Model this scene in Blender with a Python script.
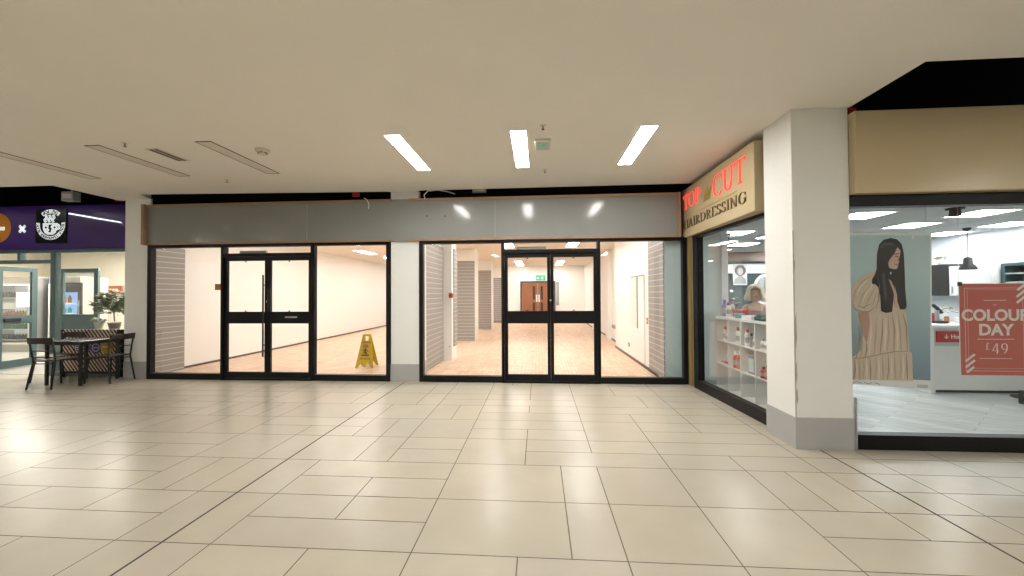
import bpy, bmesh, math, random
from mathutils import Vector, Matrix
random.seed(7)
for o in list(bpy.data.objects): bpy.data.objects.remove(o)
SC = bpy.context.scene
COL = SC.collection
PI = math.pi

# ------------------------------------------------------------------ camera
YAW, PIT, ROL = math.radians(3.97658), math.radians(0.89705), math.radians(-0.32377)
FPX = 382.3; H = 1.5
fw = Vector((-math.sin(YAW)*math.cos(PIT), math.cos(YAW)*math.cos(PIT), math.sin(PIT)))
rt = Vector((math.cos(YAW), math.sin(YAW), 0)); up = rt.cross(fw)
r2 = math.cos(ROL)*rt + math.sin(ROL)*up
u2 = -math.sin(ROL)*rt + math.cos(ROL)*up
cd = bpy.data.cameras.new('camera'); cam = bpy.data.objects.new('camera', cd); COL.objects.link(cam)
cd.sensor_width = 36; cd.lens = 36*FPX/1024; cd.clip_start = 0.05; cd.clip_end = 200
cam.matrix_world = Matrix(((r2.x, u2.x, -fw.x, 0), (r2.y, u2.y, -fw.y, 0), (r2.z, u2.z, -fw.z, H), (0, 0, 0, 1)))
SC.camera = cam

# ------------------------------------------------------------------ world and exposure
SC.view_settings.view_transform = 'Standard'
SC.view_settings.look = 'None'
SC.view_settings.gamma = 1.0
SC.view_settings.use_curve_mapping = False
SC.view_settings.exposure = 0.0
w = bpy.data.worlds.new('world'); SC.world = w; w.use_nodes = True
w.node_tree.nodes['Background'].inputs[0].default_value = (1.0, 0.95, 0.88, 1)
w.node_tree.nodes['Background'].inputs[1].default_value = 0.3
SALON_E, SHOP_E, MALL_E, CAFE_E = 29, 26, 63, 48      # brightness of the ceiling lights

# ------------------------------------------------------------------ helpers
def ray(px, py):
    return r2*((px-512)/FPX) + u2*((288-py)/FPX) + fw
def PY(px, py, Y):
    d = ray(px, py); t = Y/d.y; return Vector((d.x*t, Y, H+d.z*t))
def PX(px, py, X):
    d = ray(px, py); t = X/d.x; return Vector((X, d.y*t, H+d.z*t))
def PZ(px, py, Z=0):
    d = ray(px, py); t = (Z-H)/d.z; return Vector((d.x*t, d.y*t, Z))

def mat(name, col, rough=0.6, metal=0, emit=None, es=0, bump=0, bscale=40, var=0, vscale=3, spec=None):
    m = bpy.data.materials.new(name); m.use_nodes = True
    nt = m.node_tree; b = nt.nodes['Principled BSDF']
    b.inputs['Base Color'].default_value = (*col, 1)
    b.inputs['Roughness'].default_value = rough
    b.inputs['Metallic'].default_value = metal
    if spec is not None: b.inputs['Specular IOR Level'].default_value = spec
    if emit:
        b.inputs['Emission Color'].default_value = (*emit, 1); b.inputs['Emission Strength'].default_value = es
    tc = nt.nodes.new('ShaderNodeTexCoord')
    if var:
        n = nt.nodes.new('ShaderNodeTexNoise'); n.inputs['Scale'].default_value = vscale; n.inputs['Detail'].default_value = 5
        nt.links.new(tc.outputs['Object'], n.inputs['Vector'])
        r = nt.nodes.new('ShaderNodeMixRGB'); r.inputs[1].default_value = (*[c*(1-var) for c in col], 1)
        r.inputs[2].default_value = (*[min(1, c*(1+var)) for c in col], 1)
        nt.links.new(n.outputs['Fac'], r.inputs[0]); nt.links.new(r.outputs[0], b.inputs['Base Color'])
    if bump:
        n = nt.nodes.new('ShaderNodeTexNoise'); n.inputs['Scale'].default_value = bscale; n.inputs['Detail'].default_value = 4
        nt.links.new(tc.outputs['Object'], n.inputs['Vector'])
        bp = nt.nodes.new('ShaderNodeBump'); bp.inputs['Strength'].default_value = bump; bp.inputs['Distance'].default_value = 0.01
        nt.links.new(n.outputs['Fac'], bp.inputs['Height']); nt.links.new(bp.outputs[0], b.inputs['Normal'])
    return m

def glass_mat(name, tint=(0.97, 0.98, 0.98), base=0.035):
    m = bpy.data.materials.new(name); m.use_nodes = True; nt = m.node_tree; nt.nodes.clear()
    out = nt.nodes.new('ShaderNodeOutputMaterial'); mx = nt.nodes.new('ShaderNodeMixShader')
    tr = nt.nodes.new('ShaderNodeBsdfTransparent'); tr.inputs[0].default_value = (*tint, 1)
    gl = nt.nodes.new('ShaderNodeBsdfGlossy'); gl.inputs['Roughness'].default_value = 0.0; gl.inputs[0].default_value = (1, 1, 1, 1)
    lw = nt.nodes.new('ShaderNodeLayerWeight'); lw.inputs[0].default_value = 0.5
    pw = nt.nodes.new('ShaderNodeMath'); pw.operation = 'POWER'; pw.inputs[1].default_value = 5
    ad = nt.nodes.new('ShaderNodeMath'); ad.operation = 'MULTIPLY_ADD'; ad.inputs[1].default_value = 0.9; ad.inputs[2].default_value = base
    nt.links.new(lw.outputs['Facing'], pw.inputs[0]); nt.links.new(pw.outputs[0], ad.inputs[0])
    nt.links.new(ad.outputs[0], mx.inputs[0]); nt.links.new(tr.outputs[0], mx.inputs[1]); nt.links.new(gl.outputs[0], mx.inputs[2])
    nt.links.new(mx.outputs[0], out.inputs[0])
    return m

class MB:
    """collects shapes for ONE mesh object"""
    def __init__(s): s.b = bmesh.new()
    def box(s, x0, x1, y0, y1, z0, z1, M=None):
        v = [s.b.verts.new((x, y, z)) for x in (x0, x1) for y in (y0, y1) for z in (z0, z1)]
        for f in ((0, 1, 3, 2), (4, 6, 7, 5), (0, 4, 5, 1), (2, 3, 7, 6), (0, 2, 6, 4), (1, 5, 7, 3)):
            s.b.faces.new([v[i] for i in f])
        if M is not None:
            for q in v: q.co = M @ q.co
        return s
    def quad(s, *p):
        s.b.faces.new([s.b.verts.new(q) for q in p]); return s
    def prism(s, pts, d):
        """closed polygon pts (3D), pushed out by vector d"""
        d = Vector(d); a = [s.b.verts.new(p) for p in pts]; c = [s.b.verts.new(Vector(p)+d) for p in pts]
        s.b.faces.new(a[::-1]); s.b.faces.new(c); n = len(a)
        for i in range(n): s.b.faces.new((a[i], a[(i+1) % n], c[(i+1) % n], c[i]))
        return s
    def tube(s, pts, r, seg=10, r1=None):
        pts = [Vector(p) for p in pts]; rings = []
        n = len(pts)
        for i, p in enumerate(pts):
            t = (pts[min(i+1, n-1)]-pts[max(i-1, 0)]).normalized()
            u = t.orthogonal().normalized() if i == 0 else (pu - t*pu.dot(t)).normalized()
            pu = u; v = t.cross(u); rr = r if r1 is None else r+(r1-r)*i/(n-1)
            rings.append([s.b.verts.new(p+u*rr*math.cos(2*PI*k/seg)+v*rr*math.sin(2*PI*k/seg)) for k in range(seg)])
        for i in range(n-1):
            for k in range(seg):
                s.b.faces.new((rings[i][k], rings[i][(k+1) % seg], rings[i+1][(k+1) % seg], rings[i+1][k]))
        s.b.faces.new(rings[0][::-1]); s.b.faces.new(rings[-1])
        return s
    def lathe(s, prof, c=(0, 0, 0), seg=20, M=None):
        """prof = [(r,z)...]"""
        c = Vector(c); rings = []
        for r, z in prof:
            rings.append([s.b.verts.new(c+Vector((max(r, 1e-4)*math.cos(2*PI*k/seg), max(r, 1e-4)*math.sin(2*PI*k/seg), z))) for k in range(seg)])
        for i in range(len(rings)-1):
            for k in range(seg):
                s.b.faces.new((rings[i][k], rings[i][(k+1) % seg], rings[i+1][(k+1) % seg], rings[i+1][k]))
        s.b.faces.new(rings[0][::-1]); s.b.faces.new(rings[-1])
        if M is not None:
            for rg in rings:
                for v in rg: v.co = M @ v.co
        return s
    def ball(s, c, rx, ry, rz, seg=12, n=8):
        return s.lathe([(0, -rz)] + [(1*math.sin(PI*i/n), -rz*math.cos(PI*i/n)) for i in range(1, n)] + [(0, rz)], (0, 0, 0), seg,
                       Matrix.Translation(Vector(c)) @ Matrix.Diagonal((rx, ry, 1, 1)))
    def build(s, name, m, parent=None, smooth=False, bevel=0, loc=None, **props):
        bmesh.ops.recalc_face_normals(s.b, faces=s.b.faces)
        me = bpy.data.meshes.new(name); s.b.to_mesh(me); s.b.free()
        if smooth:
            for p in me.polygons: p.use_smooth = True
        o = bpy.data.objects.new(name, me); COL.objects.link(o)
        if isinstance(m, (list, tuple)):
            for q in m: me.materials.append(q)
        else: me.materials.append(m)
        if parent is not None:
            o.parent = parent
            o.matrix_parent_inverse = parent.matrix_basis.inverted()
        if bevel:
            bv = o.modifiers.new('bevel', 'BEVEL'); bv.width = bevel; bv.segments = 2; bv.limit_method = 'ANGLE'
        if loc is not None: o.location = loc
        for k, v in props.items(): o[k] = v
        return o

def tag(o, label, cat, group=None):
    o['label'] = label; o['category'] = cat
    if group: o['group'] = group
    return o
def thing(name, label, cat, loc=(0, 0, 0), rz=0, group=None):
    o = bpy.data.objects.new(name, None); COL.objects.link(o); o.location = loc; o.rotation_euler = (0, 0, rz)
    o.empty_display_size = 0.1
    return tag(o, label, cat, group)
def structure(name, loc=(0, 0, 0), rz=0):
    o = bpy.data.objects.new(name, None); COL.objects.link(o); o.location = loc; o.rotation_euler = (0, 0, rz); o['kind'] = 'structure'
    o.empty_display_size = 0.1
    return o
def dup(root, loc, rz=None, label=None, group=None):
    r = root.copy(); COL.objects.link(r); r.location = loc
    if rz is not None: r.rotation_euler = (0, 0, rz)
    if label: r['label'] = label
    if group: r['group'] = group
    for ch in list(root.children):
        c = ch.copy(); COL.objects.link(c); c.parent = r
        for g in ch.children:
            d = g.copy(); COL.objects.link(d); d.parent = c
    return r
def local(m, *a, **k):
    """build a part in its parent's own coordinates (parent offset applies)"""
    o = m.build(*a, **k); o.matrix_parent_inverse = Matrix.Identity(4); return o

def text_mb(txt, size, origin, ux, uz, depth=0.004, bold=0.0, align='CENTER', spacing=1.0, sx=1.0):
    """letters of the built-in font as an MB, baseline origin, along unit ux, up uz"""
    c = bpy.data.curves.new('t', 'FONT'); c.body = txt; c.size = size; c.align_x = align; c.offset = bold
    c.extrude = depth/2; c.space_character = spacing; c.resolution_u = 4
    o = bpy.data.objects.new('t', c); COL.objects.link(o)
    bpy.context.view_layer.update()
    me = bpy.data.meshes.new_from_object(o.evaluated_get(bpy.context.evaluated_depsgraph_get()))
    bpy.data.objects.remove(o); bpy.data.curves.remove(c)
    mb = MB(); mb.b.from_mesh(me); bpy.data.meshes.remove(me)
    ux = Vector(ux); uz = Vector(uz); n = ux.cross(uz); og = Vector(origin)
    for v in mb.b.verts: v.co = og + ux*(v.co.x*sx) + uz*v.co.y + n*v.co.z
    return mb

# serif capitals drawn as strokes in a unit box
def ring(cx, cy, rx, ry, tx, ty, a0=0, a1=360, n=28):
    P = []
    for i in range(n):
        q = []
        for a in (a0+(a1-a0)*i/n, a0+(a1-a0)*(i+1)/n):
            a = math.radians(a); q.append(((cx+rx*math.cos(a), cy+ry*math.sin(a)), (cx+(rx-tx)*math.cos(a), cy+(ry-ty)*math.sin(a))))
        P.append([q[0][0], q[1][0], q[1][1], q[0][1]])
    return P
def R_(x0, y0, x1, y1): return [[(x0, y0), (x1, y0), (x1, y1), (x0, y1)]]
def L_(x0, y0, x1, y1, w): return [[(x0-w/2, y0), (x0+w/2, y0), (x1+w/2, y1), (x1-w/2, y1)]]
def serif(x, y, w=.2): return R_(x-w/2, y, x+w/2, y+.035)
GL = {
 'T': (.72, R_(.32, 0, .40, 1)+R_(.02, .95, .7, 1)+serif(.36, 0, .3)+R_(.02, .8, .05, 1)+R_(.67, .8, .7, 1)),
 'O': (.86, ring(.43, .5, .41, .52, .08, .035)),
 'P': (.64, R_(.12, 0, .20, 1)+serif(.16, 0, .3)+serif(.16, .965, .3)+ring(.22, .73, .38, .27, .08, .04, -90, 90, 14)),
 'C': (.78, ring(.42, .5, .4, .52, .12, .04, 42, 318, 24)+R_(.7, .66, .73, .92)),
 'U': (.8, R_(.1, .3, .22, 1)+R_(.6, .3, .66, 1)+ring(.38, .32, .28, .34, .11, .07, 180, 360, 14)+serif(.16, .965, .3)+serif(.63, .965, .26)),
 'H': (.84, R_(.12, 0, .20, 1)+R_(.62, 0, .74, 1)+R_(.2, .49, .64, .54)+serif(.16, 0, .28)+serif(.16, .965, .28)+serif(.68, 0, .28)+serif(.68, .965, .28)),
 'A': (.76, L_(.38, 1, .1, 0, .05)+L_(.38, 1, .64, 0, .10)+R_(.18, .32, .56, .36)+serif(.1, 0, .22)+serif(.64, 0, .26)),
 'I': (.36, R_(.12, 0, .24, 1)+serif(.18, 0, .28)+serif(.18, .965, .28)),
 'R': (.72, R_(.12, 0, .20, 1)+serif(.16, 0, .28)+serif(.16, .965, .28)+ring(.22, .74, .36, .26, .08, .04, -90, 90, 14)+L_(.32, .5, .62, 0, .10)+serif(.64, 0, .2)),
 'D': (.84, R_(.12, 0, .20, 1)+ring(.22, .5, .56, .5, .08, .04, -90, 90, 18)+serif(.14, 0, .24)+serif(.14, .965, .24)),
 'E': (.62, R_(.12, 0, .20, 1)+R_(.04, 0, .56, .045)+R_(.04, .955, .54, 1)+R_(.2, .49, .42, .53)+R_(.53, 0, .56, .2)+R_(.51, .8, .54, 1)),
 'S': (.56, ring(.28, .74, .22, .27, .1, .05, 30, 270, 16)+ring(.28, .25, .24, .27, .11, .05, -150, 90, 16)+R_(.45, .72, .48, .95)+R_(.05, .05, .08, .28)),
 'N': (.84, R_(.12, 0, .17, 1)+R_(.66, 0, .71, 1)+L_(.14, 1, .64, 0, .11)+serif(.14, 0, .24)+serif(.1, .965, .2)+serif(.68, .965, .24)),
 'G': (.82, ring(.42, .5, .4, .52, .12, .04, 42, 330, 24)+R_(.62, .1, .74, .45)+serif(.66, .43, .28)+R_(.7, .66, .73, .92)),
 '4': (.6, R_(.36, 0, .46, .95)+R_(.04, .26, .56, .31)+L_(.06, .3, .38, .95, .06)),
 '9': (.58, ring(.28, .66, .24, .32, .1, .04)+ring(.1, .6, .42, .62, .09, .05, -70, 10, 12)),
 '\u00a3': (.6, R_(.05, 0, .52, .05)+R_(.2, .05, .29, .75)+R_(.08, .42, .42, .47)+ring(.36, .74, .16, .26, .08, .05, 10, 180, 12)),
}
def serif_mb(txt, h, origin, ux, uz, n, depth=0.006, width=None, gap=0.06):
    tot = sum(GL[c][0] if c != ' ' else .4 for c in txt)+gap*(len(txt)-1)
    sx = h if width is None else width/tot
    mb = MB(); x = 0; ux = Vector(ux); uz = Vector(uz); n = Vector(n); og = Vector(origin)
    for c in txt:
        if c == ' ': x += .4; continue
        w_, polys = GL[c]
        for p in polys:
            mb.prism([og+ux*((x+a)*sx)+uz*(b*h) for a, b in p], n*depth)
        x += w_+gap
    return mb

# ------------------------------------------------------------------ materials
M = {}
M['ceil'] = mat('ceiling_paint', (.80, .77, .71), .9, var=.03, vscale=1.5, bump=.05, bscale=3)
M['mallwall'] = mat('mall_wall', (.62, .58, .52), .8, var=.04)
M['void'] = mat('void_black', (.006, .006, .007), .95, spec=0.1)
M['colwhite'] = mat('column_paint', (.82, .825, .81), .55, var=.03, vscale=4)
M['skirt'] = mat('column_skirting', (.42, .42, .42), .5, var=.04, vscale=5)
M['black'] = mat('black_frame', (.006, .006, .007), .4, spec=.22)
M['matt'] = mat('black_matt', (.015, .015, .016), .7)
M['glass'] = glass_mat('window_glass')
M['fascia'] = mat('grey_fascia', (.26, .265, .26), .12, var=.05, vscale=2, spec=.22)
M['timber'] = mat('raw_timber', (.34, .215, .135), .7, var=.18, vscale=9)
M['gold'] = mat('gold_panel', (.56, .46, .29), .24, var=.03, vscale=2)
M['goldtrim'] = mat('gold_trim', (.30, .22, .08), .4)
M['goldleaf'] = mat('bright_gold', (.50, .36, .09), .35, metal=.4)
M['bronze'] = mat('bronze_lettering', (.15, .10, .04), .35, metal=.3)
M['neon'] = mat('red_letters', (.8, .05, .04), .5, emit=(1, .045, .04), es=1.3)
M['whitewall'] = mat('cream_wall', (.88, .86, .82), .75, var=.015, vscale=2)
M['shopceil'] = mat('shop_ceiling', (.86, .78, .69), .85)
M['light'] = mat('lit_diffuser', (1, 1, 1), .5, emit=(1, .975, .92), es=MALL_E)
M['lights'] = mat('shop_diffuser', (1, 1, 1), .5, emit=(1, .97, .93), es=SHOP_E)
M['lighth'] = mat('salon_diffuser', (1, 1, 1), .5, emit=(.97, 1, .98), es=SALON_E)
M['lightc'] = mat('cafe_diffuser', (1, 1, 1), .5, emit=(1, .93, .82), es=CAFE_E)
M['white'] = mat('white_plastic', (.8, .8, .78), .4)
M['laminate'] = mat('white_laminate', (.78, .79, .78), .35)
M['paper'] = mat('white_paper', (.82, .83, .83), .7)
M['offlight'] = mat('unlit_diffuser', (.66, .61, .53), .6)
M['edge'] = mat('light_rim_dark', (.16, .12, .09), .7)
M['steel'] = mat('steel', (.55, .56, .57), .3, metal=.9)
M['grey'] = mat('grey_metal', (.33, .35, .34), .5)
M['purple'] = mat('purple_sign', (.052, .025, .165), .05)
M['orange'] = mat('orange_disc', (.60, .22, .02), .4)
M['signblack'] = mat('sign_black', (.006, .006, .008), .35, spec=.1)
M['signwhite'] = mat('sign_white_glow', (.85, .9, .92), .4, emit=(.9, .97, 1), es=.45)  # small emission added to make the white sign print brighter
M['teal'] = mat('teal_frame', (.09, .15, .168), .4)
M['tealdark'] = mat('teal_dark_wall', (.03, .075, .085), .5, var=.25, vscale=4)
M['yellow'] = mat('yellow_plastic', (.70, .48, .01), .45)
M['wood'] = mat('brown_wood', (.29, .11, .045), .4, var=.2, vscale=4)
M['red'] = mat('red_plastic', (.5, .03, .03), .45)
M['poster_red'] = mat('poster_red', (.52, .115, .09), .55)
M['green'] = mat('green_sign', (.03, .42, .28), .5, emit=(.1, .7, .45), es=.3)
M['leaf'] = mat('leaf_green', (.12, .16, .07), .6, var=.4, vscale=8)
M['leafpale'] = mat('dry_leaf', (.30, .28, .18), .7, var=.3, vscale=8)
M['chair'] = mat('chair_dark', (.014, .012, .013), .45)
M['seatwood'] = mat('dark_seat', (.045, .028, .018), .4)
M['tabletop'] = mat('dark_tabletop', (.055, .05, .06), .22)
M['creamwall'] = mat('cafe_cream_wall', (.84, .79, .68), .8)
M['greyfloor'] = mat('cafe_floor', (.35, .34, .31), .4)
M['skin'] = mat('skin', (.62, .44, .35), .5)
M['hairp'] = mat('pale_blonde_hair', (.62, .54, .42), .55, bump=.4, bscale=60)
M['top'] = mat('mauve_top', (.30, .16, .18), .7)
M['skirtcloth'] = mat('dark_skirt', (.03, .03, .04), .8)
M['turq'] = mat('turquoise_plastic', (.05, .35, .38), .4)
M['dkgreen'] = mat('dark_green_towel', (.02, .12, .10), .9, bump=.4)
M['pbottle'] = mat('purple_plastic', (.18, .14, .42), .35)
M['brown'] = mat('brown_panel', (.16, .12, .10), .6)
M['bluewhite'] = mat('pale_blue_panel', (.50, .60, .61), .35)
M['salonwall'] = mat('salon_white_wall', (.80, .84, .90), .7)
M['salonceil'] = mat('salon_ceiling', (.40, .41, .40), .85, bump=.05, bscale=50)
M['copper'] = mat('copper', (.5, .22, .1), .35, metal=.6)

def floor_tile_mat():
    m = bpy.data.materials.new('stone_tile'); m.use_nodes = True; nt = m.node_tree; b = nt.nodes['Principled BSDF']
    at = nt.nodes.new('ShaderNodeAttribute'); at.attribute_name = 'tone'
    tc = nt.nodes.new('ShaderNodeTexCoord')
    n = nt.nodes.new('ShaderNodeTexNoise'); n.inputs['Scale'].default_value = 2.5; n.inputs['Detail'].default_value = 2
    nt.links.new(tc.outputs['Object'], n.inputs['Vector'])
    cr = nt.nodes.new('ShaderNodeValToRGB')
    cr.color_ramp.elements[0].position = .25; cr.color_ramp.elements[0].color = (.465, .425, .345, 1)
    cr.color_ramp.elements[1].position = .75; cr.color_ramp.elements[1].color = (.52, .48, .395, 1)
    nt.links.new(n.outputs['Fac'], cr.inputs[0])
    mx = nt.nodes.new('ShaderNodeMixRGB'); mx.blend_type = 'MULTIPLY'; mx.inputs[0].default_value = 1
    nt.links.new(cr.outputs[0], mx.inputs[1]); nt.links.new(at.outputs['Color'], mx.inputs[2])
    nt.links.new(mx.outputs[0], b.inputs['Base Color'])
    b.inputs['Roughness'].default_value = .24
    mr = nt.nodes.new('ShaderNodeMapRange'); mr.inputs[3].default_value = .27; mr.inputs[4].default_value = .30
    n2 = nt.nodes.new('ShaderNodeTexNoise'); n2.inputs['Scale'].default_value = 2.2
    nt.links.new(tc.outputs['Object'], n2.inputs['Vector']); nt.links.new(n2.outputs['Fac'], mr.inputs[0]); nt.links.new(mr.outputs[0], b.inputs['Roughness'])
    return m
M['tile'] = floor_tile_mat()
M['grout'] = mat('grout', (.16, .125, .085), .9)
M['joint'] = mat('dark_joint', (.05, .038, .03), .7)

def plank_mat(name, c1, c2, gap, rot, wx=1.2, wy=.19, rough=.35, streak=6):
    m = bpy.data.materials.new(name); m.use_nodes = True; nt = m.node_tree; b = nt.nodes['Principled BSDF']
    tc = nt.nodes.new('ShaderNodeTexCoord'); mp = nt.nodes.new('ShaderNodeMapping'); mp.inputs['Rotation'].default_value = (0, 0, rot)
    nt.links.new(tc.outputs['Object'], mp.inputs['Vector'])
    br = nt.nodes.new('ShaderNodeTexBrick'); br.inputs['Scale'].default_value = 1; br.inputs['Brick Width'].default_value = wx; br.inputs['Row Height'].default_value = wy
    br.inputs['Mortar Size'].default_value = .004; br.inputs['Color1'].default_value = (*c1, 1); br.inputs['Color2'].default_value = (*c2, 1); br.inputs['Mortar'].default_value = (*gap, 1)
    nt.links.new(mp.outputs[0], br.inputs['Vector'])
    mp2 = nt.nodes.new('ShaderNodeMapping'); mp2.inputs['Scale'].default_value = (1, streak, 1); mp2.inputs['Rotation'].default_value = (0, 0, rot)
    nt.links.new(tc.outputs['Object'], mp2.inputs['Vector'])
    n = nt.nodes.new('ShaderNodeTexNoise'); n.inputs['Scale'].default_value = 2.5; n.inputs['Detail'].default_value = 6
    nt.links.new(mp2.outputs[0], n.inputs['Vector'])
    cr = nt.nodes.new('ShaderNodeValToRGB'); cr.color_ramp.elements[0].position = .3; cr.color_ramp.elements[0].color = (.72, .68, .66, 1)
    cr.color_ramp.elements[1].position = .7; cr.color_ramp.elements[1].color = (1.0, 1.0, 1.0, 1)
    nt.links.new(n.outputs['Fac'], cr.inputs[0])
    mx = nt.nodes.new('ShaderNodeMixRGB'); mx.blend_type = 'MULTIPLY'; mx.inputs[0].default_value = 1
    nt.links.new(br.outputs['Color'], mx.inputs[1]); nt.links.new(cr.outputs[0], mx.inputs[2]); nt.links.new(mx.outputs[0], b.inputs['Base Color'])
    b.inputs['Roughness'].default_value = rough
    return m
M['shopfloor'] = plank_mat('beech_laminate', (.89, .68, .50), (.77, .53, .36), (.55, .36, .25), math.radians(90), .45, .07, .4, 4)
M['salonfloor'] = plank_mat('grey_planks', (.50, .52, .51), (.34, .37, .37), (.2, .21, .21), math.radians(52), 1.3, .16, .3, 8)

def stripe_mat(name, c1, c2, period, duty, axis, rough=.4, ang=0):
    """sharp stripes along one object axis (pattern of slats or print)"""
    m = bpy.data.materials.new(name); m.use_nodes = True; nt = m.node_tree; b = nt.nodes['Principled BSDF']
    tc = nt.nodes.new('ShaderNodeTexCoord'); mp = nt.nodes.new('ShaderNodeMapping'); mp.inputs['Rotation'].default_value = (0, ang, 0)
    nt.links.new(tc.outputs['Object'], mp.inputs['Vector'])
    sp = nt.nodes.new('ShaderNodeSeparateXYZ'); nt.links.new(mp.outputs[0], sp.inputs[0])
    a = nt.nodes.new('ShaderNodeMath'); a.operation = 'PINGPONG'; a.inputs[1].default_value = period/2
    nt.links.new(sp.outputs[axis], a.inputs[0])
    g = nt.nodes.new('ShaderNodeMath'); g.operation = 'GREATER_THAN'; g.inputs[1].default_value = period/2*(1-duty)
    nt.links.new(a.outputs[0], g.inputs[0])
    mx = nt.nodes.new('ShaderNodeMixRGB'); mx.inputs[1].default_value = (*c1, 1); mx.inputs[2].default_value = (*c2, 1)
    nt.links.new(g.outputs[0], mx.inputs[0]); nt.links.new(mx.outputs[0], b.inputs['Base Color'])
    b.inputs['Roughness'].default_value = rough
    return m
M['slat'] = stripe_mat('slatwall', (.30, .285, .27), (.62, .60, .57), .105, .11, 2)
M['diag'] = stripe_mat('striped_print', (.02, .014, .012), (.60, .47, .40), .058, .5, 0, .6, math.radians(38))

# ------------------------------------------------------------------ floor
def tiles():
    bm = bmesh.new(); ly = bm.faces.layers.float_color.new('tone')
    U, V, g = .31, .2935, .0036
    x_or, y_or = -2.30, 2.20
    def add(x0, x1, y0, y1, tone):
        f = bm.faces.new([bm.verts.new(p) for p in ((x0+g, y0+g, 0), (x1-g, y0+g, 0), (x1-g, y1-g, 0), (x0+g, y1-g, 0))])
        f[ly] = (tone, tone*random.uniform(.985, 1.0), tone*random.uniform(.96, 1.0), 1)
    rnd = lambda: random.uniform(.93, 1.0)
    X = lambda i: x_or+i*U
    def put(a, b, y0, y1):                       # a tile, cut by the two expansion joints
        for cut in (0, 16):
            if a < cut < b:
                put(a, cut, y0, y1); put(cut, b, y0, y1); return
        add(X(a), X(b), y0, y1, rnd())
    for row in range(-16, 8):
        y0 = y_or+row*2*V; y1 = y0+2*V; ym = y0+V
        k = -51
        while k < 43:
            c = random.choices('ACDEF', (42, 20, 22, 10, 8))[0]
            if c == 'A': put(k, k+2, y0, y1); k += 2
            elif c == 'C': put(k, k+2, y0, ym); put(k, k+2, ym, y1); k += 2
            elif c == 'E': put(k, k+3, y0, y1); put(k+3, k+4, y0, y1); k += 4
            elif c == 'F': put(k, k+1, y0, y1); put(k+1, k+2, y0, y1); k += 2
            else:
                a, b, a2, b2 = (y0, ym, ym, y1) if random.random() < .5 else (ym, y1, y0, ym)
                put(k, k+4, a, b); put(k, k+2, a2, b2); put(k+2, k+4, a2, b2); k += 4
    me = bpy.data.meshes.new('floor'); 
    # grout bed just under the tiles
    n0 = len(bm.faces)
    vs = [bm.verts.new(p) for p in ((-18, -7, -.003), (11, -7, -.003), (11, 6.9, -.003), (-18, 6.9, -.003))]
    f = bm.faces.new(vs); f.material_index = 1
    for xj in (-2.30, 2.66):
        f = bm.faces.new([bm.verts.new(p) for p in ((xj-.008, -7, .0006), (xj+.008, -7, .0006), (xj+.008, 6.45 if xj < 0 else 3.84, .0006), (xj-.008, 6.45 if xj < 0 else 3.84, .0006))]); f.material_index = 2
    bm.to_mesh(me); bm.free()
    me.materials.append(M['tile']); me.materials.append(M['grout']); me.materials.append(M['joint'])
    o = bpy.data.objects.new('floor', me); COL.objects.link(o); o['kind'] = 'structure'
tiles()
def struct_mesh(name, mb, m, **k): return mb.build(name, m, kind='structure', **k)
struct_mesh('floor_shop', MB().box(-7.35, 2.45, 6.52, 20.1, -.08, .006), M['shopfloor'])
struct_mesh('floor_salon', MB().prism([(2.54, 6.5, -.08), (2.66, 3.94, -.08), (8.3, 3.94, -.08), (8.3, 11.1, -.08), (2.56, 11.1, -.08)], (0, 0, .086)), M['salonfloor'])
struct_mesh('floor_cafe', MB().box(-17, -7.65, 6.73, 12.1, -.08, .006), M['greyfloor'])

# ------------------------------------------------------------------ mall ceiling (one slab, notched for the open voids)
ZC = 3.28
c = MB()
c.prism([(-7.77, -7, ZC), (3.0, -7, ZC), (3.0, 3.88, ZC), (2.9, 3.9, ZC), (2.9, 6.37, ZC), (2.44, 6.37, ZC), (-2.02, 6.40, ZC), (-2.14, 6.5, ZC), (-2.45, 6.5, ZC),
         (-2.60, 6.42, ZC), (-6.95, 6.21, ZC), (-7.1, 6.53, ZC), (-7.77, 6.6, ZC)], (0, 0, .12))
c.box(-18, -7.77, -7, 5.66, ZC+.025, ZC+.13)
c.box(3.0, 11, -7, 3.19, ZC+.025, ZC+.13)
struct_mesh('ceiling', c, M['ceil'])
v = MB()      # black shell added above the slab to keep light out of the void
v.quad((-18, -7, 4.3), (11, -7, 4.3), (11, 7.4, 4.3), (-18, 7.4, 4.3))
v.quad((-18, 7.4, 3.1), (11, 7.4, 3.1), (11, 7.4, 4.3), (-18, 7.4, 4.3))
v.quad((-18, -7, 3.4), (11, -7, 3.4), (11, -7, 4.3), (-18, -7, 4.3))
v.quad((-18, -7, 3.3), (-18, 7.4, 3.1), (-18, 7.4, 4.3), (-18, -7, 4.3))
v.quad((11, -7, 3.3), (11, 7.4, 3.1), (11, 7.4, 4.3), (11, -7, 4.3))
struct_mesh('ceiling_void', v, M['void'])

struct_mesh('wall_mall_behind', MB().box(-18, 11, -7.1, -7, 0, ZC+.03), M['mallwall'])
struct_mesh('wall_mall_left', MB().box(-18.1, -18, -7, 6.8, 0, ZC+.03), M['mallwall'])
struct_mesh('wall_mall_right', MB().box(11, 11.1, -7, 3.9, 0, ZC+.03), M['mallwall'])
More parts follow.
